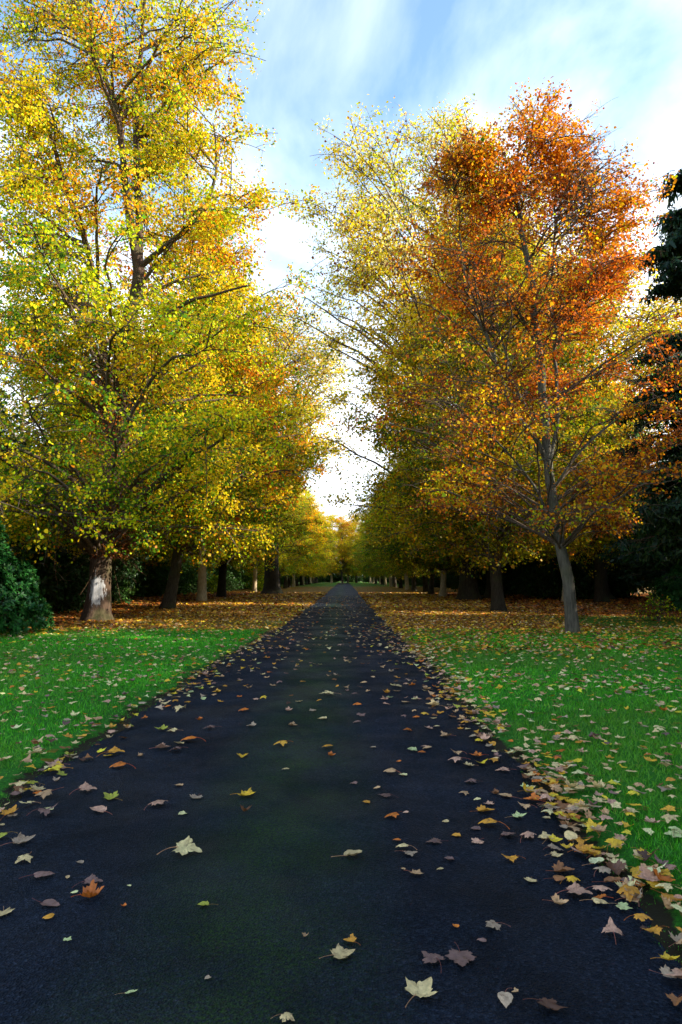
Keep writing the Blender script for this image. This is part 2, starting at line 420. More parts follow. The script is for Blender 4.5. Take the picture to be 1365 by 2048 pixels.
gL1 = grow(11, stL1, profL1, 30, YL, nlimb=185, shell=.3, nsec=11, ntw=5, nleaf=23, leaf=0.086, tmpl=LEAF_HEX, seclen=1.9, twlen=0.75, lobes=0.2,
           rise=0.42, flat=0.6, droop=0.35, spread=0.15, clump=0.4, bare=.05, limb_r=0.08, freq=0.45, bare_top=0.50, thick=.012, cull=lambda C: stem_clear(stL1[0][0], .62, 9.5, .93)(C) & stem_clear(stL1[0][0] + stL1[3][0][1:], .3, 26, .55, 10)(C) & (C[:, 2] > 1.7 + .9 * vnoise(C, 4, 1.3)),
           center=lambda z: np.stack([np.interp(z, [2, 8, 14, 30], [0.3, 0.4, -0.1, 0.1]), np.interp(z, [2, 30], [-.4, -.4])], 1))
L1 = assemble('lime_tree', gL1, 3, M_BARKRED, M_TWIG, M_LEAF, 1.55, sides=28, bumps=0.12)
L1.location = (*b1, 0)
tag(L1, 'huge old lime with a bare white patch on its reddish trunk, beside the rhododendron', 'tree', 'lime trees of the left row')
# reddish tangle of dead shoots round its trunk
def shoots(seed, n, zlo, zhi, xr, r0=0.45, ln=(0.5, 1.5), base=lambda z: (0, 0), r=0.008):
    rng = np.random.default_rng(seed)
    z = zlo + (zhi - zlo) * rng.random(n); th = rng.random(n) * 6.283
    bx = np.array([base(a) for a in z])
    P0 = np.stack([bx[:, 0] + r0 * 0.7 * np.cos(th), bx[:, 1] + r0 * 0.7 * np.sin(th), z], 1)
    L_ = ln[0] + (ln[1] - ln[0]) * rng.random(n)
    dz = rng.normal(0.1, 0.6, n)
    P2 = P0 + np.stack([np.cos(th + rng.normal(0, .5, n)) * L_ * xr, np.sin(th + rng.normal(0, .5, n)) * L_ * xr, L_ * dz], 1)
    P1 = (P0 + P2) / 2 + rng.normal(0, 0.12, (n, 3)) + np.array([0, 0, 0.1])
    P = bez(P0, P1, P2, 6)
    return tubes(P, np.linspace(r, r * 0.4, 6)[None] * np.ones((n, 1)), 3)
v, f = shoots(5, 800, 2.3, 9.5, 1.0, base=lambda z: (0.02 + 0.07 * z, 0), ln=(0.25, 1.5), r=.007)
link('dead_shoots', mesh_n('dead_shoots', v, f, 4), M_TWIGRED, L1)
rs_ = np.random.default_rng(8)
n = 5200
zz = 2.3 + 7.0 * rs_.random(n) ** 1.1; th = rs_.random(n) * 6.283; rr = 0.40 + 1.1 * rs_.random(n) * np.clip((zz - 1.8) / 2.5, .3, 1)
C = np.stack([0.25 + 0.07 * zz + rr * np.cos(th), rr * np.sin(th), zz], 1)
colr = pick_colors(C, rs_, [('brown', 1.4, 1.2, .5), ('rust', .3, .3, .5), ('green', .5, .6, .8)], 10, 3, 1.0)
link('withered_leaves', leaves_mesh('withered_leaves', C, rs_.normal(size=(n, 3)) - [0, 0, .6], rs_.normal(size=(n, 3)), 0.085 * np.exp(rs_.normal(0, .2, n)), colr, LEAF_QUAD), M_LEAF, L1)

# slender copper coloured tree on the right
b2 = (6.5, 19.6)
stR1 = [(rel([(6.5, -0.3), (6.42, 1.3), (6.2, 2.65), (5.95, 5.3), (5.85, 8.1), (5.55, 11), (5.3, 13.4), (5.5, 15.0)], b2, [0, 0, 0, .1, .1, 0, -.1, 0]), [0.175, 0.165, 0.15, 0.125, 0.11, 0.085, 0.055, 0.02]),
        (rel([(6.0, 4.7), (5.6, 5.6), (4.85, 6.5), (4.3, 8.1), (3.55, 10), (3.25, 12.8)], b2, [.1, 0, -.2, -.4, -.6, -.8]), [0.075, 0.07, 0.062, 0.05, 0.035, 0.012]),
        (rel([(6.0, 5.0), (6.3, 6.0), (6.45, 7.2), (6.5, 9.2), (7.2, 10.6), (8.0, 11.9)], b2, [0, .3, .5, .7, .8, 1]), [0.06, 0.055, 0.05, 0.045, 0.03, 0.012]),
        (rel([(6.5, 8.6), (6.45, 10.5), (6.6, 12.5), (6.7, 14)], b2, [.6, .7, .7, .6]), [0.05, 0.04, 0.025, 0.01]),
        (rel([(5.9, 5.6), (5.2, 7.2), (5.0, 8.4), (4.6, 10), (4.2, 11.5)], b2, [.1, .5, .8, 1, 1.1]), [0.05, 0.045, 0.035, 0.025, 0.01]),
        (rel([(6.3, 2.1), (6.0, 3.0), (5.3, 4.4), (4.3, 5.4), (3.2, 6.0)], b2, [0, -.1, -.3, -.7, -1]), [0.05, 0.045, 0.035, 0.025, 0.010]),
        (rel([(6.1, 4.2), (7.0, 5.4), (8.2, 6.3), (9.3, 6.8)], b2, [0, -.3, -.6, -.8]), [0.04, 0.035, 0.025, 0.01]),
        (rel([(5.9, 7.9), (5.2, 9.2), (4.3, 10.2), (3.0, 10.9)], b2, [0, -.3, -.5, -.8]), [0.05, 0.04, 0.025, 0.01])]
CO = [('rust', 1.3, 1.1, .8), ('orange', .5, 1.1, .6), ('brown', 1.5, .35, .6), ('yellow', .35, .22, 1.1), ('lime', .15, .05, .9), ('green', .15, .02, .6)]
profR1 = [(2.9, 2.6), (3.6, 3.9), (5, 4.6), (7.5, 4.2), (9, 3.5), (11, 3.0), (13.0, 2.0), (14.6, 1.2), (15.6, 0.3)]
rngx = np.random.default_rng(31)
# pale dead twigs hanging low out of the crown
dead = []
for (x0, z0, x1, z1, x2, z2, r) in [(6.1, 4.9, 4.4, 4.9, 3.6, 2.9, .016), (5.4, 4.6, 4.2, 4.6, 3.9, 3.7, .018), (4.3, 4.6, 4.0, 3.9, 3.6, 3.5, .01), (6.3, 4.0, 7.4, 5.6, 7.9, 3.0, .012),
                                    (7.6, 4.4, 8.0, 3.4, 8.6, 2.9, .01), (6.2, 3.4, 6.9, 3.6, 7.3, 2.4, .012), (6.9, 3.2, 7.2, 2.9, 7.3, 2.2, .008), (6.1, 5.6, 4.6, 6.4, 3.9, 5.2, .014),
                                    (8.6, 5.9, 9.4, 6.2, 10.2, 4.9, .012), (8.9, 5.7, 9.2, 5.0, 9.6, 4.6, .008), (5.9, 3.9, 5.2, 4.2, 4.9, 3.0, .01)]:
    P = bez(np.array([[x0 - 6.5, -.3, z0]]), np.array([[x1 - 6.5, -1.4, z1]]), np.array([[x2 - 6.5, -2.0, z2]]), 9)
    P[:, 1:] += rngx.normal(0, .05, P[:, 1:].shape)
    dead.append(tubes(P, np.linspace(r, r * .3, 9)[None], 4))
gR1 = grow(23, stR1, profR1, 15.5, CO, nlimb=125, nsec=9, ntw=5, nleaf=14, leaf=0.068, blobs=[(.5, 0, 14.0, 1.1, 14), (1.7, .2, 12.6, 1.1, 12), (-3.1, -.8, 12.9, 1.1, 14), (-2.6, -.6, 9.6, 1.2, 8), (1.3, .5, 11.0, 1.2, 9), (.9, .2, 12.9, 1.0, 9), (-1.6, -.3, 13.2, .9, 9)], tmpl=LEAF_HEX, seclen=1.15, twlen=0.5, lobes=0.2,
           rise=0.55, flat=0.28, droop=0.12, spread=0.10, clump=0.3, bare=0.36, cull=lambda C: stem_clear(stR1[0][0], .22, 14, .8)(C) & stem_clear(stR1[1][0], .18, 13, .7)(C) & stem_clear(stR1[2][0], .18, 12, .7)(C), limb_r=0.035, freq=0.55, thick=0.007,
           center=lambda z: np.stack([np.interp(z, [2.5, 5, 8, 12, 13.5, 15.5], [-.9, -.9, -1.1, -1.1, -.6, -.5]), np.zeros(len(z))], 1))
R1 = assemble('copper_tree', gR1, 5, M_BARKGREY, M_TWIG, M_LEAF, 1.3, sides=20, bumps=0.05)
R1.location = (*b2, 0)
dv = []; df = []; o_ = 0
for v, f in dead:
    dv.append(v); df.append(f + o_); o_ += len(v)
link('dead_twigs', mesh_n('dead_twigs', np.vstack(dv), np.vstack(df), 4), M_BARKGREY, R1)
tag(R1, 'slender grey-barked tree with copper orange leaves, nearest on the right lawn', 'tree', 'trees of the right row')

# ------------------------------------------------------------------ row trees
def place(proto, first, loc, rz, s, label, cat, group, tint=(1, 1, 1), name=None, bark=None):
    o = proto if first else copy_tree(proto)
    o.location = (loc[0], loc[1], 0); o.rotation_euler = (0, 0, rz)
    o.scale = s if hasattr(s, '__len__') else (s, s, s)
    for c in o.children:
        if c.name.split('.')[0] in ('crown', 'foliage', 'needles'): c.color = (*tint, 1)
    tag(o, label, cat, group)
    return o

protos = {}
YA = [('yellow', .9, 1.2, .5), ('lemon', .2, .7, .4), ('lime', 1.2, .9, .6), ('green', 1.2, .4, .8), ('orange', .06, .35, .9), ('olive', .9, .4, .4)]
YB = [('yellow', .9, 1.1, .5), ('lime', 1.1, .6, .6), ('orange', .12, .9, .9), ('green', 1.0, .3, .8), ('olive', .9, .4, .4), ('rust', .02, .25, .9)]
YC = [('lemon', .7, 1.3, .4), ('yellow', .9, .6, .5), ('cream', .1, .5, .4), ('lime', .45, .15, .7), ('green', .25, .03, .9), ('brown', .1, .2, .4)]
def lime(seed, H, R, pal, r=0.30, low=3.1, **kw):
    prof = [(low, R * 0.62), (low + 1.5, R * 0.88), (H * 0.35, R), (H * 0.6, R * 0.95), (H * 0.8, R * 0.72), (H * 0.93, R * 0.4), (H, R * 0.08)]
    a = dict(nlimb=120, nsec=9, ntw=4, nleaf=17, leaf=0.132, seclen=1.9, twlen=0.8, rise=0.5, droop=0.3, spread=0.15, limb_r=0.05, thick=0.012)
    a.update(kw)
    return assemble('lime_tree', grow(seed, simple_stems(H, r, seed, kw.pop('lean', 0.01) if 'lean' in kw else 0.01), prof, H, pal, **a), seed, M_BARK, flare=1.45)
protos['A'] = lime(101, 22, 6.8, YA, bare_top=0.12)
protos['B'] = lime(102, 20, 6.6, YB, bare_top=0.15)
protos['C'] = lime(103, 21, 6.4, YA, bare_top=0.1)
# tall airy pale yellow trees
def pale(seed, H, prof, **kw):
    a = dict(nlimb=120, nsec=10, ntw=5, nleaf=9, leaf=0.17, seclen=2.4, twlen=1.0, rise=0.85, droop=0.12, spread=0.3, limb_r=0.075, thick=0.015, bare=0.1, bare_top=0.25, clump=0.6, freq=0.3)
    a.update(kw)
    return assemble('lime_tree', grow(seed, simple_stems(H, 0.62, seed, 0.0, 6, 0.8, 0.5), prof, H, YC, **a), seed, M_BARKDARK, flare=1.7)
protos['P'] = pale(201, 34, [(3.5, 5), (6, 8), (12, 8.6), (19, 9.2), (25, 9.6), (29, 8.2), (32.5, 5.2), (35, 0.6)], nlimb=210, nleaf=12, bare=.06, bare_top=.22, center=lambda z: np.stack([np.interp(z, [3, 10, 22, 35], [-.5, -.9, -2.2, -3.0]), 0 * z], 1))
protos['Q'] = pale(202, 30, [(12, 2.2), (15, 4.6), (19, 6.3), (23, 6.5), (26.5, 5), (29, 2.8), (30.5, 0.4)], bare=0.16)

used = set()
def put(k, x, y, rz, s, label, group, tint=(1, 1, 1), cat='tree'):
    o = place(protos[k], k not in used, (x, y), rz, s, label, cat, group, tint)
    used.add(k)
    return o
LG, RG = 'lime trees of the left row', 'trees of the right row'
ordn = ['first', 'second', 'third', 'fourth', 'fifth', 'sixth', 'seventh', 'eighth', 'ninth', 'tenth', 'eleventh', 'twelfth', 'thirteenth', 'fourteenth', 'fifteenth', 'sixteenth', 'seventeenth',
        'eighteenth', 'nineteenth', 'twentieth', 'twenty-first', 'twenty-second', 'twenty-third', 'twenty-fourth', 'twenty-fifth', 'twenty-sixth', 'twenty-seventh', 'twenty-eighth']

def setbark(o, m):
    for c in o.children:
        if c.name.startswith('trunk'):
            c.data = c.data.copy(); c.data.materials.clear(); c.data.materials.append(m)
t_ = put('B', -8.9, 34.7, 0.6, (1, 1, 1.03), 'lime with a leaning grey-brown trunk, next beyond the huge old lime on the left', LG, (1, .95, .9))
# its lean: towards the path
t_.rotation_euler = (0.0, 0.0, 0.6)
t_.rotation_mode = 'XYZ'
t_.rotation_euler = (0.03, 0.075, 0.35)
t_ = put('A', -9.5, 46, 1.9, (0.98, .98, .98), 'yellow lime with a pale sunlit trunk, third in the left row', LG, (1, .97, .9)); setbark(t_, M_BARKSUNLIT)
t_ = put('C', -10.0, 56, 3.0, (1.1, 1.05, 1.0), 'lime with a thick dark trunk, fourth in the left row', LG, (1, .9, .85)); setbark(t_, M_BARKDARK)
put('Q', -6.9, 66, 0.4, (1.2, 1.2, .96), 'tall thin pale yellow lime rising above its neighbours, fifth in the left row', LG, (1, .97, .8))
rl = random.Random(4)
HL = [0.97, .90, .84, .82, .82, .84, .86, .84, .86, .85, .88, .88, .9, .9]
for i, hs in enumerate(HL):
    y = 76 + i * 10.5 + rl.uniform(-.8, .8); k = 'ABCBCABCABCABC'[i]
    tint = (rl.uniform(.75, 1.0), rl.uniform(.75, 1.0), rl.uniform(.8, 1))
    if i in (3, 4, 5): tint = (1.16, 1.14, .5)  # glow of these sunlit crowns painted in by a brighter leaf tint
    if i == 2: tint = (.5, .75, .7)
    wd_ = .78 if i < 3 else 1.04
    put(k, -9.4 + rl.uniform(-.5, .4), y, rl.uniform(0, 6.28), (wd_, wd_, hs + (.08 if i in (3, 4, 5) else 0)), f'{"sun-tinted golden" if i in (3, 4, 5) else "dark greenish" if i == 2 else "yellow-green"} lime, {ordn[5 + i]} in the left row', LG, tint)
t_ = put('C', 7.3, 32.5, 1.2, (0.94, .94, .9), 'yellow-green lime with a dark trunk, right behind the copper tree', RG, (.58, .5, .5)); setbark(t_, M_BARKDARK)
t_ = put('P', 8.9, 49, 0.0, (1.03, 1.03, 1.06), 'very tall airy pale yellow lime with a massive dark trunk, third in the right row', RG, (1, .97, .9))
put('A', 8.2, 57, 4.0, (.85, .85, .78), 'olive-yellow lime with a slim trunk, fourth in the right row', RG, (.62, .70, .8))
put('B', 8.2, 65, 5.0, (.85, .85, .80), 'olive-yellow lime with a mossy slim trunk, fifth in the right row', RG, (.6, .68, .8))
HR = [.82, .80, .80, .80, .82, .82, .84, .82, .84, .86, .86, .88, .9, .9]
for i, hs in enumerate(HR):
    y = 75 + i * 10.6 + rl.uniform(-.8, .8); k = 'CBACBACABCABCA'[i]
    tint = (rl.uniform(.5, .7), rl.uniform(.62, .8), rl.uniform(.7, 1))
    put(k, 9.1 + rl.uniform(-.4, .5), y, rl.uniform(0, 6.28), (rl.uniform(.9, 1.02), rl.uniform(.9, 1.02), hs), f'olive-yellow lime, {ordn[5 + i]} in the right row', RG, tint)
# more tall ones behind the copper tree
put('Q', 11.6, 53, 2.0, (1.0, 1.0, 1.17), 'tall grey-topped pale tree showing between the copper and the airy yellow crowns', 'trees in the right wood', (.95, .8, .8))
put('Q', 18.5, 50, 4.4, (1.2, 1.2, .86), 'pale yellow tree in the wood behind the copper tree', 'trees in the right wood', (1, .9, .7))
put('A', 14.2, 44, 2.4, (.85, .85, .95), 'golden tree with low leaves, behind the right edge of the copper tree', 'trees in the right wood', (1, .9, .6))
put('B', 21.5, 58, 5.4, (1, 1, .9), 'orange-yellow tree deep in the right wood', 'trees in the right wood', (1, .8, .6))

# woodland behind both rows
for i in range(18):
    y = 40 + i * 11 + rl.uniform(-2, 2); k = 'ABC'[i % 3]
    put(k, -19 + rl.uniform(-2.5, 1.5), y, rl.uniform(0, 6.28), (1, 1, rl.uniform(.72, .88)), f'tree of the wood behind the left row, {ordn[i]} from the front', 'trees in the left wood', (rl.uniform(.5, .9), rl.uniform(.6, .9), .8))
for i in range(14):
    y = 78 + i * 11 + rl.uniform(-2, 2); k = 'BCA'[i % 3]
    put(k, 19 + rl.uniform(-1.5, 2.5), y, rl.uniform(0, 6.28), (1, 1, rl.uniform(.72, .84)), f'tree of the wood behind the right row, {ordn[i]} from the front', 'trees in the right wood', (rl.uniform(.5, .9), rl.uniform(.6, .9), .8))
far = [(-26, 232), (-17, 238), (-9, 228), (-4.2, 240), (-0.4, 236), (4.5, 243), (9, 231), (17, 239), (26, 233), (-12, 250), (1.5, 256), (12, 252)]
for i, (x, y) in enumerate(far):
    put('ABC'[i % 3], x, y, rl.uniform(0, 6.28), (1.15, 1.15, rl.uniform(1.0, 1.2)), f'golden tree closing the far end of the avenue, {ordn[i]} of twelve from the left' if i < 9 else f'golden tree in the back line at the far end of the avenue, {ordn[i - 9]} from left',
        'trees closing the far end of the avenue', (1.1, 1.0, .6))

# ------------------------------------------------------------------ evergreens
YW = [('yew', 1.0, 1.0, .3), ('yewl', .5, .6, .6), ('dgreen', .25, .3, .7)]
def yew(seed, H, R, pal=YW, name='yew_tree', n=110, leaf=0.16, **kw):
    prof = [(0.3, R * .75), (H * .15, R * .95), (H * .4, R), (H * .65, R * .75), (H * .85, R * .42), (H, R * .06)]
    a = dict(nlimb=n, nsec=8, ntw=5, nleaf=12, leaf=leaf, seclen=1.3, twlen=0.6, rise=0.5, droop=0.15, spread=0.2, limb_r=0.04, clump=0.7, tmpl=LEAF_NEEDLE * np.array([3.2, 1, 1]), lobes=0.2)
    a.update(kw)
    return assemble(name, grow(seed, simple_stems(H, 0.28, seed, 0, 4, .85, .2), prof, H, pal, **a), seed, M_BARKDARK, leafm=M_DARKLEAF, crown_name='crown', sides=12)
protos['Y'] = yew(301, 9, 4.0)
protos['Z'] = yew(302, 5.5, 3.2)
# dark understorey behind the rows
c1 = c2 = 0
for i in range(22):
    y = 33 + i * 7.5 + rl.uniform(-1, 1)
    put('Z' if i % 2 else 'Y', -15.6 - rl.uniform(0, 2.5), y, rl.uniform(0, 6.28), rl.uniform(.75, 1.0), f'dark evergreen under the wood behind the left row, {ordn[i]} from the front', 'dark evergreens behind the left row', (1.7, 1.8, 1.3), 'evergreen')
for i in range(20):
    y = 56 + i * 8 + rl.uniform(-1, 1)
    put('Y' if i % 2 else 'Z', 15.6 + rl.uniform(0, 2.5), y, rl.uniform(0, 6.28), rl.uniform(.75, 1.0), f'dark evergreen under the wood behind the right row, {ordn[i]} from the front', 'dark evergreens behind the right row', (1, 1, 1), 'evergreen')
for i, (x, y, s) in enumerate([(-16.5, 28, 1.1), (-20, 24, 1.2), (-13.8, 30.5, .8), (-22, 34, 1.5), (-27, 42, 1.8), (-16, 38, 1.0)]):
    put('Y' if i % 2 else 'Z', x, y, rl.uniform(0, 6.28), s, f'dark evergreen in the gloom behind the huge old lime, {ordn[i]} from the front', 'dark evergreens behind the old lime', (.8, 1, 1), 'evergreen')
gl = [(20.5, 37.5, 1.05), (25, 43, 1.3), (17, 52, 1.1), (29, 50, 1.5), (22, 54, 1.3), (30, 38, 1.3), (13.5, 60, 1.0), (24, 30, 1.0)]
for i, (x, y, s) in enumerate(gl):
    put('Y', x, y, rl.uniform(0, 6.28), s, f'dark evergreen in the right wood behind the copper tree, {ordn[i]} by distance', 'dark evergreens in the right wood', (.8, .95, .9), 'evergreen')

# conifers with drooping sprays
BL = [('blue', 1, 1, .3), ('bluel', .35, .5, .6), ('yewl', .4, .2, .7)]
def conifer(seed, H, R, low):
    rng = np.random.default_rng(seed)
    prof = [(low, R * .8), (low + 2, R), (H * .5, R * .8), (H * .8, R * .38), (H * .95, R * .12), (H, 0.05)]
    st = [([(0, 0, -.3), (0.05, 0, H * .3), (0, .05, H * .6), (0, 0, H)], [.32, .26, .15, .02])]
    return assemble('conifer', grow(seed, st, prof, H, BL, nlimb=125, whorl=1.3, nsec=11, ntw=5, nleaf=13, leaf=0.17, tmpl=LEAF_NEEDLE * np.array([2.2, 1, 1]), seclen=1.0, twlen=.5, rise=-.12, flat=.14,
                                    droop=.5, spread=.08, clump=.6, limb_r=.04, leafdown=.6, lobes=.12, shell=.35), seed, M_BARKDARK, leafm=M_DARKLEAF, crown_name='needles', sides=14)
protos['K'] = conifer(401, 17.6, 3.6, 2.2)
put('K', 13.7, 25.0, 0.3, 1.0, 'tall dark blue-green conifer at the right edge of the lawn', 'conifers on the right', cat='conifer')
put('K', 18.0, 33.0, 2.3, (1.1, 1.1, .62), 'dark conifer in the wood, behind the tall one on the right', 'conifers on the right', cat='conifer')
# trees beside and behind the camera: they shade the lawn
shade = [(13.0, 3.0, 'K', 1.0), (19, 9.5, 'Y', 1.1), (17, -4, 'K', 1.05), (23, 3, 'K', 1.0), (12, -7, 'A', .95), (19, -13, 'K', 1.1), (26, -8, 'K', 1.1), (10, -17, 'B', 1.0), (30, 2, 'K', 1.0), (25, -20, 'K', 1.2), (33, -12, 'K', 1.2), (15, -26, 'K', 1.2), (36, -26, 'K', 1.3), (21, 20, 'K', .72), (18.5, 15.5, 'Y', 1.15), (24, 15, 'K', .8), (26, 23, 'K', .72), (17.5, 22.5, 'Y', 1.0), (16, 8.5, 'K', .95), (15.5, 13, 'K', .8), (14.5, -1, 'K', .95), (19, 11.5, 'A', .8), (20, 7, 'B', .85), (22, 10, 'K', .9)]
for i, (x, y, k, s) in enumerate(shade):
    put(k, x, y, rl.uniform(0, 6.28), s, f'tree right of the path beside the viewpoint, {ordn[i]} of those outside the view', 'trees beside the viewpoint', (.9, .9, .9))

for i in range(16):
    put('Y', -52 + i * 7 + rl.uniform(-1, 1), 268 + rl.uniform(-4, 4), rl.uniform(0, 6.28), (1.3, 1.3, 1.0), f'dark evergreen at the very end of the avenue, {ordn[i]} from the left', 'dark evergreens at the end of the avenue', (.9, 1, .8), 'evergreen')
# ------------------------------------------------------------------ rhododendron and small shrubs
def rhodo(seed, R, H, n, leafsz, sq=(1, 1)):
    rng = np.random.default_rng(seed)
    root = empty('rhododendron')
    # tips over a lumpy dome
    th = rng.random(n) * 6.283; ph = np.arccos(rng.random(n) * 1.0)
    d = np.stack([np.sin(ph) * np.cos(th), np.sin(ph) * np.sin(th), np.cos(ph)], 1)
    lump = 0.78 + 0.42 * vnoise(d * 3.0, seed, 1.6) - 0.22 * rng.random(n) ** 2
    T = d * lump[:, None] * np.array([R * sq[0], R * sq[1], H])
    T[:, 2] = np.maximum(T[:, 2], 0.1 + 0.3 * rng.random(n))
    k = 9
    C = np.repeat(T, k, 0)
    ax = norm(d + rng.normal(0, .35, d.shape) + [0, 0, .35])
    ax = np.repeat(ax, k, 0)
    a = norm(np.cross(ax, np.array([0.3, 0.5, 0.8]))); b = np.cross(ax, a)
    an = np.tile(np.arange(k) * 6.283 / k, n) + rng.normal(0, .25, n * k)
    D = ax * rng.uniform(-.1, .75, (n * k, 1)) + np.cos(an)[:, None] * a + np.sin(an)[:, None] * b
    S = leafsz * np.exp(rng.normal(0, .18, n * k))
    col = pick_colors(C, rng, [('rhodo', 1, 1, .5), ('rhodol', .7, .9, .7), ('dgreen', .4, .2, .5)], H, seed, 1.2)
    m = 60
    tp = T[rng.integers(0, n, m)]
    P = bez(np.column_stack([rng.normal(0, .25, (m, 2)), np.zeros(m)]), tp * [.45, .45, .3], tp * .96, 10)
    v, f = tubes(P, np.linspace(.035, .008, 10)[None] * np.ones((m, 1)), 5)
    link('stems', mesh_n('stems', v, f, 4), M_BARKDARK, root)
    link('foliage', leaves_mesh('foliage', C, D, ax, S, col, LEAF_LANCE), M_RHODO, root)
    return root
rh = rhodo(1, 2.4, 3.2, 4600, 0.125)
rh.location = (-10.9, 18.6, 0)
tag(rh, 'glossy blue-green rhododendron at the left edge, in front of the huge old lime', 'shrub', 'rhododendrons')
rh2 = copy_tree(rh); rh2.location = (-14.2, 21.5, 0); rh2.rotation_euler.z = 2; rh2.scale = (1.25, 1.25, 1.25); rh2['label'] = 'taller dim rhododendron behind the one at the left edge'
rh3 = copy_tree(rh); rh3.location = (-12.6, 15.5, 0); rh3.rotation_euler.z = 4; rh3['label'] = 'rhododendron just beyond the left side of the view'
rh4 = copy_tree(rh); rh4.location = (16.2, 32.0, 0); rh4.rotation_euler.z = 1; rh4.scale = (.75, .75, .75); rh4['label'] = 'dark blue-green rounded shrub under the conifers on the right'
for c in rh4.children:
    c.color = (.8, .9, .9, 1)

def shrub(name, seed, H, R, pal, nl, leaf, label, loc, group=None, leafm=None, nleaf=9):
    st = []
    rng = np.random.default_rng(seed)
    for k in range(5):
        a = k * 1.3 + seed
        st.append(([(0, 0, -.1), (R * .2 * math.cos(a), R * .2 * math.sin(a), H * .4), (R * .5 * math.cos(a), R * .5 * math.sin(a), H * .85)], [.025, .018, .006]))
    prof = [(0.15, R * .6), (H * .5, R), (H * .85, R * .7), (H, R * .2)]
    g = grow(seed, st, prof, H, pal, nlimb=nl, nsec=5, ntw=3, nleaf=nleaf, leaf=leaf, seclen=.5, twlen=.25, rise=.7, spread=.06, limb_r=.012, thick=.004, tmpl=LEAF_HEX)
    sp, sr, (bv, bf), lf = g
    root = empty(name, loc)
    Vs = []; Fs = []; off = 0
    for P, R_ in zip(sp, sr):
        v, f = tubes(P[None], R_[None], 6); Vs.append(v); Fs.append(f + off); off += len(v)
    Vs.append(bv); Fs.append(bf + off)
    link('stems', mesh_n('stems', np.vstack(Vs), np.vstack(Fs), 4), M_TWIG, root)
    link('foliage', leaves_mesh('foliage', *lf), leafm or M_LEAF, root)
    tag(root, label, 'shrub', group)
    return root
GR = [('green', 1, 1, .5), ('lime', .8, 1, .6), ('dgreen', .4, .2, .5)]
s1 = shrub('shrub', 71, 1.5, 1.1, GR, 26, .09, 'small bright green bush in the right wood, beyond the sunlit litter', (*on_ground(1242, 1189), 0), 'small bushes in the right wood')
s2 = shrub('seedling_bush', 72, .9, .55, [('green', 1, 1, .5), ('lime', .6, .6, .5), ('brown', .8, .5, .5)], 12, .06, 'thin low seedling bush on the right lawn, near the conifer', (*on_ground(1318, 1243), 0), 'small bushes in the right wood', nleaf=4)
s3 = shrub('shrub', 73, 1.1, .7, [('yellow', .4, .5, .5), ('lime', 1, 1, .5), ('brown', .5, .5, .5)], 14, .07, 'pale yellowish bush at the far right, behind the seedling bush', (*on_ground(1352, 1206), 0), 'small bushes in the right wood', nleaf=6)
s4 = shrub('shrub', 74, 1.6, .9, GR, 20, .09, 'green sapling bush between the third and fourth limes on the left', (*on_ground(430, 1190), 0), 'small bushes in the left wood')
s5 = shrub('shrub', 75, 3.0, 1.2, GR, 30, .12, 'thin green sapling standing between left row trunks', (-10.2, 86 - 6, 0), 'small bushes in the left wood')

# a few extra trunks inside the right wood
TR = 'dark bare-stemmed trees in the right wood'
def woodtrunk(x, y, r, seed, label, h=9):
    g = grow(seed, simple_stems(h + 4, r, seed, .01, 3, .85, .5), [(4.2, 2), (6, 3.2), (h, 3.0), (h + 3.5, .6)], h + 4, [('olive', 1, 1, .5), ('dgreen', 1, .5, .5), ('rust', .5, .5, .6), ('brown', .7, .7, .5)],
             nlimb=50, nsec=8, ntw=4, nleaf=9, leaf=.14, seclen=1.4, twlen=.6, spread=.2)
    o = assemble('woodland_tree', g, seed, M_BARKDARK, flare=1.4); o.location = (x, y, 0)
    tag(o, label, 'tree', TR); return o
w0 = woodtrunk(*on_ground(1203, 1206), .42, 501, 'thick dark double trunk in the right wood, edged by sunlit litter')
for i, (px, py, s) in enumerate([(1155, 1196, .9), (1043, 1190, .6), (1270, 1186, .7), (1085, 1184, .7)]):
    c = copy_tree(w0); x, y = on_ground(px, py); c.location = (x, y, 0); c.rotation_euler.z = i * 1.7 + 1; c.scale = (s, s, 1)
    c['label'] = ['dark slim trunk just left of the thick double trunk', 'very thin dark trunk behind the two nearest right row trunks', 'thin dark trunk near the bright green bush', 'thin dark trunk deep in the right wood, seen left of the copper tree trunk'][i]

# ------------------------------------------------------------------ road outline
YE = np.array([-6, 3.1, 3.9, 4.8, 6.4, 8.4, 11.6, 16, 23, 36, 64, 120, 235.0])
XR = np.array([1.36, 1.39, 1.45, 1.44, 1.45, 1.48, 1.54, 1.55, 1.55, 1.55, 1.65, 1.7, 1.7])
YEl = np.array([-6, 4.7, 6.4, 9.3, 13, 18.7, 27, 44, 92, 235.0])
XL = np.array([-2.35, -2.35, -2.37, -2.42, -2.36, -2.2, -2.02, -1.95, -1.9, -1.8])
def wob(y, s): return 0.045 * (np.sin(y * 2.3 + s) + np.sin(y * 5.1 + 2 * s) * .6 + np.sin(y * 0.9 + s * 3) * .8 + np.sin(y * 17 + s) * .35 + np.sin(y * 31 + s * 5) * .25)
def xr(y): return np.interp(y, YE, XR) + wob(y, 1.0)
def xl(y): return np.interp(y, YEl, XL) + wob(y, 4.0)

def gz(x, y):
    """ground height: lawns stand a little above the road"""
    a = np.clip((x - xr(y)) / 0.18, 0, 1); b = np.clip((xl(y) - x) / 0.18, 0, 1); s = np.maximum(a, b)
    s = s * s * (3 - 2 * s)
    P = np.stack([x, y], -1)
    return -0.022 + s * (0.045 + 0.05 * (vnoise(P, 900, 0.25) - 0.5) * np.clip((np.abs(x) - 2) / 3, 0, 1) + 0.015 * (vnoise(P, 901, 2.0) - .5))

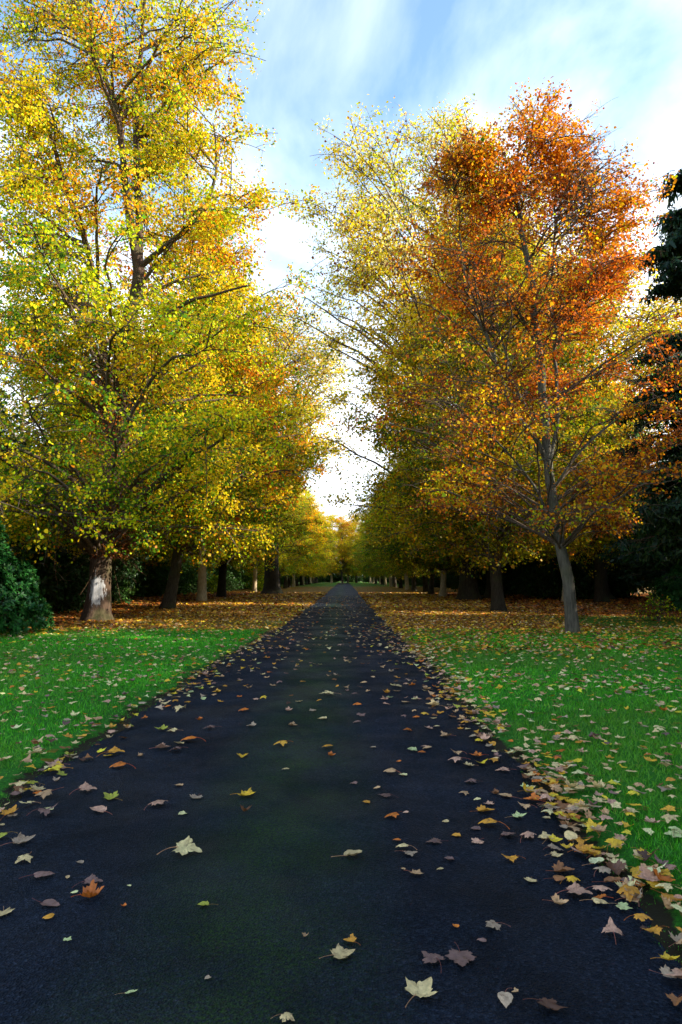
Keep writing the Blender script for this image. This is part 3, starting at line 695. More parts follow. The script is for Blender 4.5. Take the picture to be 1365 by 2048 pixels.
def litter_f(x, y):
    """0 = clean lawn, 1 = thick leaf litter"""
    P = np.stack([x, y], -1)
    nz = vnoise(P, 910, 0.5) - .5; nz2 = vnoise(P, 911, 1.7) - .5
    Lf = np.clip((y + np.clip(-x - 5, 0, 10) * 1.2 - 18.5 + nz * 7 + nz2 * 3) / 9, 0, 1)
    Rf = np.clip((y - 14.3 + nz * 3.5 + nz2 * 2) / 5.0, 0, 1)
    # clear grass again behind the copper tree, to the far right
    Rf = Rf * (1 - 0.75 * np.clip((x - 6.8) / 2, 0, 1) * np.clip((y - 20.5) / 2, 0, 1) * np.clip((30 - y) / 3, 0, 1))
    f = np.where(x < 0, Lf, Rf)
    f = np.where(y > 115, f * np.clip(1 - (y - 115) / 40, .25, 1), f)
    return f

xs = np.unique(np.concatenate([np.linspace(-1.2, 1.2, 5), np.arange(-3.0, -1.4, .07), np.arange(1.1, 2.2, .07), np.arange(-14, -3, .3), np.arange(2.2, 18, .3), np.linspace(-60, -14, 40), np.linspace(18, 60, 36),
                               [-2500, -1200, -600, -300, -150, -90, 90, 150, 300, 600, 1200, 2500]]).round(3))
ys = np.unique(np.concatenate([[-2500, -600, -200, -80, -40], np.arange(-20, 2, 1.0), np.arange(2, 16, .14), np.arange(16, 40, .3), np.arange(40, 260, 1.5), [300, 400, 600, 1000, 1800, 2500]]).round(3))
GX, GY = np.meshgrid(xs, ys)
GZ = gz(GX, GY)
V = np.stack([GX, GY, GZ], -1).reshape(-1, 3)
nx, ny = len(xs), len(ys)
ii = np.arange(nx * ny).reshape(ny, nx)
Fg = np.stack([ii[:-1, :-1], ii[:-1, 1:], ii[1:, 1:], ii[1:, :-1]], -1).reshape(-1, 4)
gm = mesh_n('ground', V, Fg, 4, smooth=True, extra={'litter': litter_f(GX, GY).ravel(), 'soil': np.exp(-np.minimum(np.abs(GX - xr(GY)), np.abs(GX - xl(GY))) / .08).ravel()})
m, N, L = newmat('lawn and litter')
tc = nd(N, 'ShaderNodeTexCoord')
def noise(scale, det=5, rough=.6, src=None):
    n_ = nd(N, 'ShaderNodeTexNoise'); n_.inputs['Scale'].default_value = scale; n_.inputs['Detail'].default_value = det; n_.inputs['Roughness'].default_value = rough
    L.new(src or tc.outputs['Object'], n_.inputs['Vector']); return n_.outputs['Fac']
def mapr(a, lo, hi, o0=0, o1=1):
    r = nd(N, 'ShaderNodeMapRange'); r.inputs[1].default_value = lo; r.inputs[2].default_value = hi; r.inputs[3].default_value = o0; r.inputs[4].default_value = o1
    L.new(a, r.inputs[0]); return r.outputs[0]
def mixc(f, a, b, bt='MIX'):
    x_ = nd(N, 'ShaderNodeMix', data_type='RGBA', blend_type=bt)
    for s_, v_ in ((0, f), (6, a), (7, b)):
        if hasattr(v_, 'is_linked') or hasattr(v_, 'links'): L.new(v_, x_.inputs[s_])
        elif isinstance(v_, tuple): x_.inputs[s_].default_value = (*v_, 1)
        else: x_.inputs[s_].default_value = v_
    return x_.outputs[2]
gr1 = ramp(N, [(0.3, (0.010, 0.07, 0.006)), (0.5, (0.022, 0.16, 0.010)), (0.7, (0.04, 0.24, 0.014))]); L.new(noise(45, 6, .7), gr1.inputs[0])
big = mapr(noise(.6, 3), .35, .65, .75, 1.15)
grass_c = mixc(1.0, gr1.outputs[0], big, 'MULTIPLY')
vor = nd(N, 'ShaderNodeTexVoronoi'); vor.inputs['Scale'].default_value = 14; L.new(tc.outputs['Object'], vor.inputs['Vector'])
sx = nd(N, 'ShaderNodeSeparateColor'); L.new(vor.outputs['Color'], sx.inputs[0])
lr = ramp(N, [(0.0, (0.03, 0.015, 0.004)), (0.3, (0.12, 0.055, 0.008)), (0.55, (0.26, 0.13, 0.012)), (0.75, (0.32, 0.20, 0.015)), (0.9, (0.16, 0.10, 0.04)), (1.0, (0.03, 0.06, 0.012))])
L.new(sx.outputs[0], lr.inputs[0])
at = nd(N, 'ShaderNodeAttribute', attribute_name='litter')
cov = nd(N, 'ShaderNodeMath', operation='SUBTRACT'); L.new(at.outputs['Fac'], cov.inputs[0]); L.new(sx.outputs[1], cov.inputs[1])
lf_ = mapr(cov.outputs[0], -.05, .02, 0, 1)
at2 = nd(N, 'ShaderNodeAttribute', attribute_name='soil')
sa = nd(N, 'ShaderNodeMath', operation='ADD'); L.new(at2.outputs['Fac'], sa.inputs[0]); L.new(noise(9, 6, .7), sa.inputs[1])
col = mixc(lf_, mixc(mapr(sa.outputs[0], .78, .95), grass_c, (0.022, 0.020, 0.010)), lr.outputs[0])
b = nd(N, 'ShaderNodeBsdfPrincipled'); b.inputs['Roughness'].default_value = .9; b.inputs['Specular IOR Level'].default_value = .15
L.new(col, b.inputs['Base Color'])
bp = nd(N, 'ShaderNodeBump'); bp.inputs['Strength'].default_value = .9; bp.inputs['Distance'].default_value = .03
L.new(noise(40, 6, .8), bp.inputs['Height']); L.new(bp.outputs[0], b.inputs['Normal'])
o = nd(N, 'ShaderNodeOutputMaterial'); L.new(b.outputs[0], o.inputs[0])
ground = link('ground', gm, m); tag(ground, kind='structure')

# road
ry = np.unique(np.concatenate([np.arange(-6, 2, .5), np.arange(2, 30, .07), np.arange(30, 80, .4), np.arange(80, 226, 2.0)]).round(3))
u = np.linspace(0, 1, 15)
RXl, RXr = xl(ry) - .03, xr(ry) + .03
RX = RXl[:, None] * (1 - u) + RXr[:, None] * u
RY = np.repeat(ry[:, None], 15, 1)
P = np.stack([RX, RY], -1)
RZ = 0.002 + 0.03 * (1 - (2 * u[None] - 1) ** 2) + 0.008 * (vnoise(P, 920, .8) - .5)
RZ[:, 0] = RZ[:, -1] = -0.03
V = np.stack([RX, RY, RZ], -1).reshape(-1, 3)
def road_z(x, y):
    a, b_ = xl(y) - .03, xr(y) + .03; t = np.clip((x - a) / (b_ - a), 0, 1)
    return 0.002 + 0.03 * (1 - (2 * t - 1) ** 2) + 0.004
ii = np.arange(len(ry) * 15).reshape(len(ry), 15)
Fr = np.stack([ii[:-1, :-1], ii[:-1, 1:], ii[1:, 1:], ii[1:, :-1]], -1).reshape(-1, 4)
m, N, L = newmat('old tarmac')
tc = nd(N, 'ShaderNodeTexCoord')
vor = nd(N, 'ShaderNodeTexVoronoi'); vor.inputs['Scale'].default_value = 95; L.new(tc.outputs['Object'], vor.inputs['Vector'])
sc_ = nd(N, 'ShaderNodeSeparateColor'); L.new(vor.outputs['Color'], sc_.inputs[0])
base = ramp(N, [(0.0, (0.0018, 0.0036, 0.0080)), (0.6, (0.0052, 0.0092, 0.019)), (0.93, (0.012, 0.019, 0.034)), (1.0, (0.02, 0.03, 0.05))]); L.new(sc_.outputs[0], base.inputs[0])
worn = mapr(noise(1.1, 7, .65), .38, .62, .6, 1.5)
c0 = mixc(1.0, base.outputs[0], worn, 'MULTIPLY')
# moss down the middle, a real growth with its own outline
sp_ = nd(N, 'ShaderNodeSeparateXYZ'); L.new(tc.outputs['Object'], sp_.inputs[0])
a1 = nd(N, 'ShaderNodeMath', operation='ADD'); a1.inputs[1].default_value = .42; L.new(sp_.outputs[0], a1.inputs[0])
a2 = nd(N, 'ShaderNodeMath', operation='ABSOLUTE'); L.new(a1.outputs[0], a2.inputs[0])
strip = mapr(a2.outputs[0], 0.1, .75, 1, 0)
patchy = mapr(noise(1.6, 6, .7), .36, .60, .3, 1)
fine = mapr(noise(60, 4, .7), .40, .62, 0, 1)
mm = nd(N, 'ShaderNodeMath', operation='MULTIPLY'); L.new(strip, mm.inputs[0]); L.new(patchy, mm.inputs[1])
m2 = nd(N, 'ShaderNodeMath', operation='MULTIPLY'); L.new(mm.outputs[0], m2.inputs[0]); L.new(fine, m2.inputs[1])
c1_ = mixc(m2.outputs[0], c0, (0.022, 0.060, 0.007))
b = nd(N, 'ShaderNodeBsdfPrincipled'); b.inputs['Specular IOR Level'].default_value = .12; b.inputs['Specular Tint'].default_value = (.55, .75, 1, 1)
L.new(c1_, b.inputs['Base Color'])
L.new(mapr(noise(.9, 4), .4, .6, .62, .85), b.inputs['Roughness'])
ht = nd(N, 'ShaderNodeMath', operation='ADD'); L.new(vor.outputs['Distance'], ht.inputs[0]); L.new(noise(38, 6, .75), ht.inputs[1])
bp = nd(N, 'ShaderNodeBump'); bp.inputs['Strength'].default_value = 1.0; bp.inputs['Distance'].default_value = .016
L.new(ht.outputs[0], bp.inputs['Height']); L.new(bp.outputs[0], b.inputs['Normal'])
o = nd(N, 'ShaderNodeOutputMaterial'); L.new(b.outputs[0], o.inputs[0])
road = link('road', mesh_n('road', V, Fr, 4, smooth=True), m); tag(road, kind='structure')

# ------------------------------------------------------------------ grass blades
rg = np.random.default_rng(55)
def blades():
    X = []; Y = []
    for side in (-1, 1):
        n = 900000
        y = 2.2 + (21 - 2.2) * rg.random(n) ** 1.15
        w = .53 * y + .8
        x = side * (w * rg.random(n) * 1.0)
        dens = np.clip((4.0 / y) ** 1.35, .05, 1) * (y / 12) / (2.0) * 1.4
        k = (rg.random(n) < dens)
        x, y = x[k], y[k]
        k = (x > xr(y) - .03 + .05 * rg.normal(size=len(x))) if side > 0 else (x < xl(y) + .03 + .05 * rg.normal(size=len(x)))
        X.append(x[k]); Y.append(y[k])
    return np.concatenate(X), np.concatenate(Y)
bx, by = blades()
n = len(bx)
bz = gz(bx, by)
P2 = np.stack([bx, by], 1)
hgt = (0.028 + 0.022 * rg.random(n)) * (0.7 + .6 * vnoise(P2, 33, 1.5)) * np.where(by > 10, 1.15, 1)
edge = np.clip(np.minimum(np.abs(bx - xr(by)), np.abs(bx - xl(by))) / .35, .35, 1)
hgt *= edge
kp = rg.random(n) < np.clip(edge * 1.1 + (vnoise(P2, 35, 3.0) - .5) * 1.2, 0, 1)
hgt = np.where(kp, hgt, .001)
wd = (0.0022 + 0.0014 * rg.random(n)) * np.clip(by / 4.5, 1, 4)
a = rg.random(n) * 6.283; ln = rg.normal(0, .55, (n, 2)) * hgt[:, None]
B = np.stack([bx, by, bz - .004], 1)
W = np.stack([np.cos(a) * wd, np.sin(a) * wd, np.zeros(n)], 1)
T = B + np.column_stack([ln, hgt])
V = np.stack([B - W, B + W, T], 1).reshape(-1, 3)
gcol = np.array([[0.030, 0.19, 0.003], [0.045, 0.27, 0.004], [0.07, 0.34, 0.006], [0.016, 0.12, 0.003], [0.20, 0.27, 0.04]])
pi = rg.choice(5, n, p=[.32, .30, .17, .18, .03])
dull = np.clip((vnoise(P2, 36, .55) - .52) * 3, 0, .55)[:, None]
gc = (gcol[pi] * (1 - dull) + np.array([.075, .17, .012]) * dull) * (0.72 + .5 * vnoise(P2, 34, .9))[:, None] * np.exp(rg.normal(.52, .15, n))[:, None]
grass = link('grass', mesh_n('grass', V, np.arange(3 * n).reshape(-1, 3), 3, np.hstack([gc, np.ones((n, 1))])), M_GRASS)
tag(grass, 'short green lawn grass either side of the path', 'grass', kind='stuff')
print('blades', n)

# ------------------------------------------------------------------ fallen leaves
HALF = [(0.0, 0.0), (0.10, -0.06), (0.33, -0.15), (0.31, -0.03), (0.44, 0.02), (0.41, 0.17), (0.60, 0.33), (0.50, 0.39), (0.46, 0.52), (0.36, 0.50), (0.25, 0.47), (0.27, 0.63), (0.18, 0.68), (0.13, 0.83), (0.0, 1.0)]
OVAL = [(0.0, 0.0), (0.16, -0.04), (0.32, 0.06), (0.39, 0.22), (0.38, 0.42), (0.30, 0.62), (0.17, 0.82), (0.05, 0.94), (0.0, 1.0)]
LANC = [(0.0, 0.0), (0.08, 0.05), (0.17, 0.2), (0.20, 0.4), (0.18, 0.6), (0.10, 0.82), (0.0, 1.0)]
def leaf_blade(outline, seed, curl, cup, fold, rough=.055):
    rng = np.random.default_rng(seed)
    h = np.array(outline); o_ = np.vstack([h, (h[1:-1] * [-1, 1])[::-1]])
    mid_ = (o_ + np.roll(o_, -1, 0)) / 2
    if len(outline) > 10: mid_ = mid_ + (mid_ - np.array([0, .3])) * rng.uniform(-.09, .07, (len(mid_), 1))
    o2 = np.empty((2 * len(o_), 2)); o2[0::2] = o_; o2[1::2] = mid_; o_ = o2 + rng.normal(0, .014, o2.shape)
    curl *= .75; cup *= .7
    c = np.array([0, .30])
    rings = [c + (o_ - c) * s for s in (1.0, .68, .34)]
    V2 = np.vstack(rings + [c[None]]); k = len(o_)
    x, y = V2[:, 0], V2[:, 1] - .3
    z = curl * y * y * 1.3 + cup * x * x * 2.2 + fold * np.abs(x) + rough * (vnoise(V2 * 1.0, seed, 7) - .5) * 2
    # lobes droop or lift unevenly
    z = z + .10 * curl * np.sin(5 * np.arctan2(x, y) + seed) * np.hypot(x, y)
    z -= z.min(); V3 = np.column_stack([V2[:, 0], V2[:, 1] - .3, z])
    T = []
    for r_ in range(2):
        for i in range(k):
            j = (i + 1) % k; a_, b_ = r_ * k + i, r_ * k + j; c_, d_ = (r_ + 1) * k + j, (r_ + 1) * k + i
            T += [(a_, b_, c_), (a_, c_, d_)]
    for i in range(k): T.append((2 * k + i, 2 * k + (i + 1) % k, 3 * k))
    return V3, np.array(T)
def stalk(V3, seed, ln=.75):
    rng = np.random.default_rng(seed)
    p0 = V3[0]; a_ = rng.normal(0, .25)
    P = bez(np.array([p0 + [0, .05, .012]]), np.array([p0 + [math.sin(a_) * ln * .4, -ln * .5, .05]]), np.array([[p0[0] + math.sin(a_ * 2) * ln, p0[1] - ln * .93, .02]]), 7)
    return tubes(P, np.array([[.016, .013, .012, .011, .011, .012, .02]]), 5)
SHAPES = []
forms = []
for k_, (ou, sd, cu, cp, fo, fname) in enumerate([(HALF, 1, .25, .10, .0, 'flat'), (HALF, 2, .28, .28, .06, 'cupped'), (HALF, 3, -.45, -.35, -.05, 'humped'), (HALF, 4, .8, .6, .25, 'curled'), (HALF, 5, .12, .22, .45, 'folded'),
                                                 (HALF, 6, -.25, .15, .05, 'flat'), (HALF, 7, .4, -.4, .0, 'twisted'), (HALF, 8, .1, -.1, .02, 'flat'), (OVAL, 9, .3, .4, .1, 'oval'), (OVAL, 10, -.5, -.4, .0, 'humped oval'), (LANC, 11, .5, .6, .3, 'narrow')]):
    V3, T = leaf_blade(ou, sd, cu, cp, fo)
    SHAPES.append((V3, T, stalk(V3, sd))); forms.append(fname)
FC = {  # name: linear base colour
    'cream': (0.62, 0.50, 0.27), 'tan': (0.46, 0.30, 0.17), 'pinkish tan': (0.44, 0.27, 0.21), 'mauve-brown': (0.17, 0.105, 0.10), 'yellow': (0.66, 0.42, 0.03), 'amber': (0.52, 0.26, 0.03),
    'orange': (0.50, 0.15, 0.02), 'brown': (0.20, 0.09, 0.035), 'yellow-green': (0.34, 0.38, 0.05), 'pale green': (0.40, 0.48, 0.24), 'dark brown': (0.09, 0.045, 0.03), 'greyish tan': (0.33, 0.26, 0.20)}
FL = []   # (x, y, z, size, colour, shape, rz, tilt x, tilt y)
rf = np.random.default_rng(77)
def addleaf(x, y, size, colour, shp, rz, tx=0, ty=0, z=None):
    if z is None:
        onroad = xl(np.array([y]))[0] < x < xr(np.array([y]))[0]
        z = float(road_z(np.array([x]), np.array([y]))[0]) if onroad else float(gz(np.array([x]), np.array([y]))[0]) + .022
    FL.append([x, y, z, size, colour, shp, rz, tx, ty])
# hand placed: px, py, width px, colour, shape, stalk heading in degrees in the picture (0 = right, 90 = away)
HP = [(370, 1719, 54, 'cream', 5, 175), (492, 1603, 36, 'yellow', 1, 175), (490, 1636, 22, 'brown', 3, 90), (172, 1588, 34, 'pinkish tan', 5, 215), (222, 1605, 32, 'yellow-green', 1, 330), (200, 1632, 30, 'pinkish tan', 8, 0),
      (315, 1622, 38, 'pinkish tan', 2, 215), (392, 1607, 26, 'greyish tan', 1, 90), (367, 1639, 18, 'cream', 8, 60), (42, 1694, 42, 'greyish tan', 1, 215), (49, 1731, 34, 'cream', 2, 50), (82, 1766, 34, 'mauve-brown', 9, 200),
      (182, 1780, 36, 'mauve-brown', 5, 200), (181, 1809, 42, 'orange', 3, 200), (94, 1825, 34, 'mauve-brown', 8, 180), (100, 1851, 20, 'amber', 9, 0), (4, 1842, 40, 'cream', 1, 120), (410, 1828, 22, 'yellow-green', 8, 20),
      (135, 1896, 17, 'pale green', 0, 240), (257, 2009, 17, 'pale green', 10, 200), (682, 1931, 46, 'cream', 1, 200), (612, 1890, 14, 'tan', 3, 30), (417, 1976, 13, 'greyish tan', 8, 50), (485, 1521, 24, 'yellow', 4, 90),
      (565, 1499, 28, 'amber', 2, 20), (574, 1550, 13, 'cream', 9, 0), (360, 1581, 16, 'tan', 8, 0), (241, 1541, 28, 'orange', 9, 10), (228, 1512, 34, 'amber', 5, 190), (282, 1518, 14, 'tan', 3, 60), (324, 1504, 28, 'pinkish tan', 4, 190),
      (352, 1509, 26, 'mauve-brown', 5, 0), (383, 1489, 28, 'orange', 9, 10), (361, 1495, 18, 'cream', 8, 0), (325, 1465, 26, 'yellow-green', 1, 0), (345, 1469, 22, 'cream', 5, 0), (362, 1426, 26, 'cream', 6, 170),
      (400, 1445, 13, 'orange', 3, 0), (435, 1388, 17, 'amber', 4, 0), (491, 1428, 18, 'orange', 9, 0), (577, 1428, 14, 'pinkish tan', 3, 180), (585, 1458, 18, 'tan', 4, 180), (504, 1460, 19, 'greyish tan', 4, 0),
      (420, 1464, 26, 'mauve-brown', 5, 10), (648, 1445, 17, 'cream', 8, 0), (656, 1395, 30, 'cream', 5, 0), (659, 1504, 20, 'amber', 9, 0), (662, 1520, 15, 'orange', 3, 180), (609, 1301, 10, 'amber', 1, 0),
      (110, 1533, 32, 'pinkish tan', 1, 0), (108, 1546, 36, 'yellow', 5, 0), (60, 1571, 32, 'yellow-green', 0, 0), (92, 1636, 38, 'mauve-brown', 6, 190), (100, 1625, 16, 'cream', 8, 0), (20, 1633, 36, 'amber', 1, 270),
      (55, 1612, 28, 'cream', 0, 0), (92, 1597, 34, 'tan', 2, 30), (6, 1682, 22, 'yellow-green', 9, 50), (3, 1656, 14, 'cream', 8, 0), (136, 1766, 13, 'tan', 10, 100), (162, 1737, 13, 'greyish tan', 8, 0), (151, 1799, 13, 'cream', 9, 0),
      (259, 1786, 8, 'cream', 8, 0), (248, 1828, 11, 'orange', 3, 0), (574, 2062, 30, 'cream', 2, 140),
      (842, 2008, 64, 'cream', 1, 235), (922, 1934, 56, 'mauve-brown', 0, 75), (866, 1938, 46, 'mauve-brown', 7, 320), (1011, 2016, 34, 'greyish tan', 9, 80), (1100, 2032, 54, 'dark brown', 0, 165), (1033, 1999, 14, 'tan', 4, 0),
      (702, 1902, 24, 'amber', 4, 340), (987, 1867, 34, 'greyish tan', 7, 30), (967, 1897, 16, 'mauve-brown', 9, 340), (913, 1868, 15, 'orange', 8, 300), (1117, 1817, 32, 'tan', 3, 200), (1247, 1820, 30, 'pale green', 0, 135),
      (1226, 1877, 38, 'pinkish tan', 6, 260), (1197, 1815, 28, 'cream', 9, 180), (1202, 1788, 38, 'pinkish tan', 2, 170), (1154, 1797, 48, 'pinkish tan', 5, 170), (1144, 1770, 28, 'yellow', 2, 180), (1124, 1752, 40, 'brown', 4, 180),
      (1117, 1770, 22, 'brown', 9, 180), (1207, 1750, 38, 'greyish tan', 2, 200), (1062, 1772, 24, 'cream', 0, 60), (1024, 1732, 30, 'amber', 6, 0), (1110, 1706, 32, 'greyish tan', 5, 180), (1112, 1717, 24, 'cream', 0, 180),
      (1057, 1682, 32, 'pinkish tan', 2, 200), (1017, 1680, 30, 'mauve-brown', 5, 190), (955, 1693, 26, 'pinkish tan', 0, 30), (982, 1659, 32, 'amber', 9, 350), (955, 1667, 20, 'mauve-brown', 8, 350), (916, 1681, 18, 'amber', 8, 0),
      (871, 1696, 30, 'mauve-brown', 5, 20), (832, 1762, 28, 'tan', 1, 150), (902, 1731, 20, 'mauve-brown', 8, 10), (819, 1721, 28, 'greyish tan', 7, 200), (809, 1709, 22, 'cream', 9, 0), (702, 1727, 34, 'cream', 8, 215),
      (787, 1645, 30, 'orange', 2, 0), (772, 1602, 26, 'mauve-brown', 7, 0), (969, 1631, 34, 'amber', 4, 190), (1037, 1641, 28, 'pale green', 1, 180), (1052, 1621, 24, 'tan', 6, 0), (957, 1606, 13, 'cream', 9, 0), (930, 1595, 20, 'tan', 2, 0),
      (980, 1615, 20, 'pinkish tan', 1, 0), (1014, 1599, 26, 'tan', 8, 0), (992, 1593, 18, 'brown', 3, 0), (784, 1555, 22, 'tan', 9, 0), (809, 1559, 16, 'cream', 8, 0), (944, 1571, 24, 'mauve-brown', 5, 0), (1096, 1641, 16, 'cream', 8, 0),
      (1127, 1643, 26, 'pinkish tan', 1, 0), (1109, 1686, 26, 'yellow', 1, 180), (1154, 1682, 30, 'amber', 5, 0), (1167, 1706, 34, 'amber', 1, 180), (1190, 1712, 30, 'yellow', 6, 0), (757, 1586, 12, 'tan', 9, 0), (735, 1616, 14, 'amber', 8, 0),
      (709, 1577, 16, 'mauve-brown', 5, 0), (894, 1653, 12, 'cream', 9, 0), (808, 1751, 9, 'tan', 8, 0), (883, 1751, 12, 'cream', 9, 0), (797, 1694, 14, 'orange', 9, 0), (814, 1635, 10, 'pinkish tan', 9, 0), (858, 1503, 16, 'tan', 9, 0), (828, 1508, 20, 'pale green', 8, 0),
      (850, 1500, 14, 'pinkish tan', 5, 0), (846, 1513, 14, 'orange', 9, 0), (748, 1503, 12, 'greyish tan', 8, 0), (800, 1531, 9, 'orange', 9, 0), (914, 1529, 28, 'pinkish tan', 2, 0), (938, 1537, 22, 'cream', 1, 0), (915, 1515, 22, 'tan', 6, 0),
      (955, 1517, 24, 'orange', 1, 0), (964, 1532, 24, 'yellow', 4, 90), (990, 1526, 20, 'amber', 2, 0), (1008, 1545, 28, 'pinkish tan', 5, 0), (892, 1477, 24, 'tan', 4, 30), (859, 1462, 18, 'pinkish tan', 1, 0), (876, 1459, 12, 'cream', 9, 0),
      (817, 1467, 18, 'orange', 5, 0), (796, 1378, 20, 'cream', 5, 0), (774, 1390, 14, 'amber', 3, 0), (717, 1417, 15, 'orange', 9, 0), (730, 1371, 12, 'tan', 9, 0), (868, 1415, 26, 'cream', 4, 0), (835, 1440, 12, 'orange', 9, 0), (711, 1394, 12, 'mauve-brown', 9, 0), (717, 1452, 14, 'mauve-brown', 9, 0)]
for k_ in FC: FC[k_] = (min(.85, FC[k_][0] * 1.3), min(.8, FC[k_][1] * 1.22), FC[k_][2] * 1.05)
for (px, py, w, c_, s_, hd) in HP:
    x, y = on_ground(px, py)
    dist = math.sqrt(x * x + y * y + EYE ** 2) if y > .2 else 3
    size = .9 * w / F * y / (1.0 if s_ <= 7 else .82 if s_ <= 9 else .6)
    rz = rad(hd) + rad(90) + rf.normal(0, .15)   # stalk points along -Y of the leaf
    addleaf(x, y, size, c_, s_, rz, rf.normal(0, .08), rf.normal(0, .08))
# scattered ones: the drift along both edges, the lawns, the road
names = list(FC)
def rc(zone):
    w = {'drift': dict(cream=3, tan=2.5, yellow=2.2, amber=2.4, orange=.8, brown=1.5, greyish=0),
         'lawn': dict(cream=5.5, tan=2, yellow=1.8, amber=1.0, orange=.5, brown=.6),
         'road': dict(cream=2.5, tan=2.5, yellow=.7, amber=1.2, orange=1.0, brown=1.0)}[zone]
    w['pinkish tan'] = 2.2; w['mauve-brown'] = 1.4 if zone == 'road' else .7; w['yellow-green'] = .6; w['pale green'] = .35; w['dark brown'] = .3; w['greyish tan'] = 1.2
    ks = [k for k in w if k in FC]; p = np.array([w[k] for k in ks]); return ks[rf.choice(len(ks), p=p / p.sum())]
def scatter(n, zone, xf, yf, smin=.05, smax=.098, tilt=.15):
    for _ in range(n):
        y = yf(); x = xf(y)
        if x is None: continue
        s_ = int(rf.choice(11, p=[.12, .14, .12, .09, .10, .12, .07, .08, .08, .06, .02]))
        addleaf(x, y, rf.uniform(smin, smax), rc(zone), s_, rf.uniform(0, 6.283), rf.normal(0, tilt), rf.normal(0, tilt))
RX1 = lambda y: float(xr(np.array([y]))[0]); LX1 = lambda y: float(xl(np.array([y]))[0])
scatter(150, 'drift', lambda y: RX1(y) + rf.normal(.04, .11), lambda: rf.uniform(2.4, 5.4), .055, .105)
scatter(380, 'drift', lambda y: RX1(y) + rf.normal(.05, .15), lambda: rf.uniform(5, 16))
scatter(75, 'drift', lambda y: LX1(y) + rf.normal(.0, .16), lambda: rf.uniform(4.6, 9))
scatter(110, 'drift', lambda y: LX1(y) + rf.normal(.0, .13), lambda: rf.uniform(9, 19))
scatter(90, 'lawn', lambda y: RX1(y) + abs(rf.normal(0, .75)), lambda: rf.uniform(3.0, 7))
scatter(430, 'lawn', lambda y: RX1(y) + .1 + rf.random() * (.55 * y - 1), lambda: rf.uniform(4.2, 11))
scatter(900, 'lawn', lambda y: RX1(y) + .1 + rf.random() * (.55 * y - .8), lambda: rf.uniform(9.5, 18))
scatter(260, 'lawn', lambda y: LX1(y) - .1 - rf.random() * (.55 * y - 1.6), lambda: rf.uniform(5.5, 11))
scatter(1000, 'lawn', lambda y: LX1(y) - .1 - rf.random() * (.55 * y - 1.6), lambda: rf.uniform(10, 21))
scatter(240, 'road', lambda y: rf.uniform(LX1(y), RX1(y)), lambda: rf.uniform(8, 20), tilt=.12)
scatter(260, 'road', lambda y: RX1(y) - abs(rf.normal(0, .55)), lambda: rf.uniform(7.5, 24), tilt=.12)
scatter(120, 'road', lambda y: LX1(y) + abs(rf.normal(0, .45)), lambda: rf.uniform(8, 24), tilt=.12)
scatter(500, 'road', lambda y: rf.uniform(LX1(y), RX1(y)), lambda: rf.uniform(18, 60), tilt=.12)
nhand = len(HP)
def vis(l):
    v = Vector((l[0], l[1], l[2])) - cam.location; c = CR.transposed() @ v
    if c.z > -.3: return 0
    px, py = CX + F * c.x / -c.z, CY - F * c.y / -c.z
    if px < -5 or px > 1370 or py > 2055: return 0
    return l[3] / -c.z * (1 if l[5] <= 7 else .8)
sc = [(vis(l), i) for i, l in enumerate(FL)]
sc.sort(reverse=True)
top = [i for v_, i in sc[:300]]
topset = set(top)
# meshes shared between leaves of one shape
lm = []
for (V3, T, (sv, sf)) in SHAPES:
    me = mesh_n('leaf_blade', V3, T, 3, np.ones((len(T), 4)), smooth=False)
    ms = mesh_n('leaf_stalk', sv, sf, 4, np.ones((len(sf), 4)), smooth=True)
    me.materials.append(M_FALLEN); ms.materials.append(M_FALLEN); lm.append((me, ms))
def zone(l):
    x, y = l[0], l[1]; r_, l_ = RX1(y), LX1(y)
    if x > r_ + .28: return 'on the right grass'
    if x > r_ - .16: return 'in the right edge drift'
    if x > .15: return 'on tarmac right of the moss'
    if x > -.9: return 'on the mossy tarmac middle'
    if x > l_ + .18: return 'on tarmac left of the moss'
    if x > l_ - .28: return 'along the left road edge'
    return 'on the left grass'
classes = {}
for i in top:
    l = FL[i]; key = (l[4], forms[l[5]], zone(l)); classes.setdefault(key, []).append(i)
labels = {}
near_words = ['nearest', 'second nearest', 'third nearest', 'fourth nearest', 'fifth nearest', 'sixth nearest', 'seventh nearest', 'eighth nearest', 'ninth nearest']
for (c_, f_, z_), ids in classes.items():
    ids.sort(key=lambda i: FL[i][1])
    for k, i in enumerate(ids):
        labels[i] = f'{f_} {c_} fallen leaf {z_}' + ('' if len(ids) == 1 else f', {near_words[min(k, 8)]} such')
for i in top:
    x, y, z, s, c_, sh, rz, tx, ty = FL[i]
    o = bpy.data.objects.new('fallen_leaf', lm[sh][0]); COL.objects.link(o)
    zz = z + abs(math.sin(tx) * .25 * s) + abs(math.sin(ty) * .25 * s) + rf.uniform(0, .004)
    o.location = (x, y, zz); o.rotation_euler = (tx, ty, rz)
    o.scale = (s * rf.uniform(.88, 1.08), s, s * rf.uniform(.7, 1.3))
    v_ = math.exp(rf.normal(0, .14)); cc = FC[c_]
    o.color = (min(.8, cc[0] * v_), min(.8, cc[1] * v_), min(.8, cc[2] * v_), 1)
    tag(o, labels[i], 'fallen leaf', 'fallen leaves')
    if i < nhand or s / max(y, .1) > .016:
        st_ = bpy.data.objects.new('stalk', lm[sh][1]); COL.objects.link(st_); st_.parent = o
        st_.color = (min(.5, cc[0] * .8), cc[1] * .45, cc[2] * .5, 1)
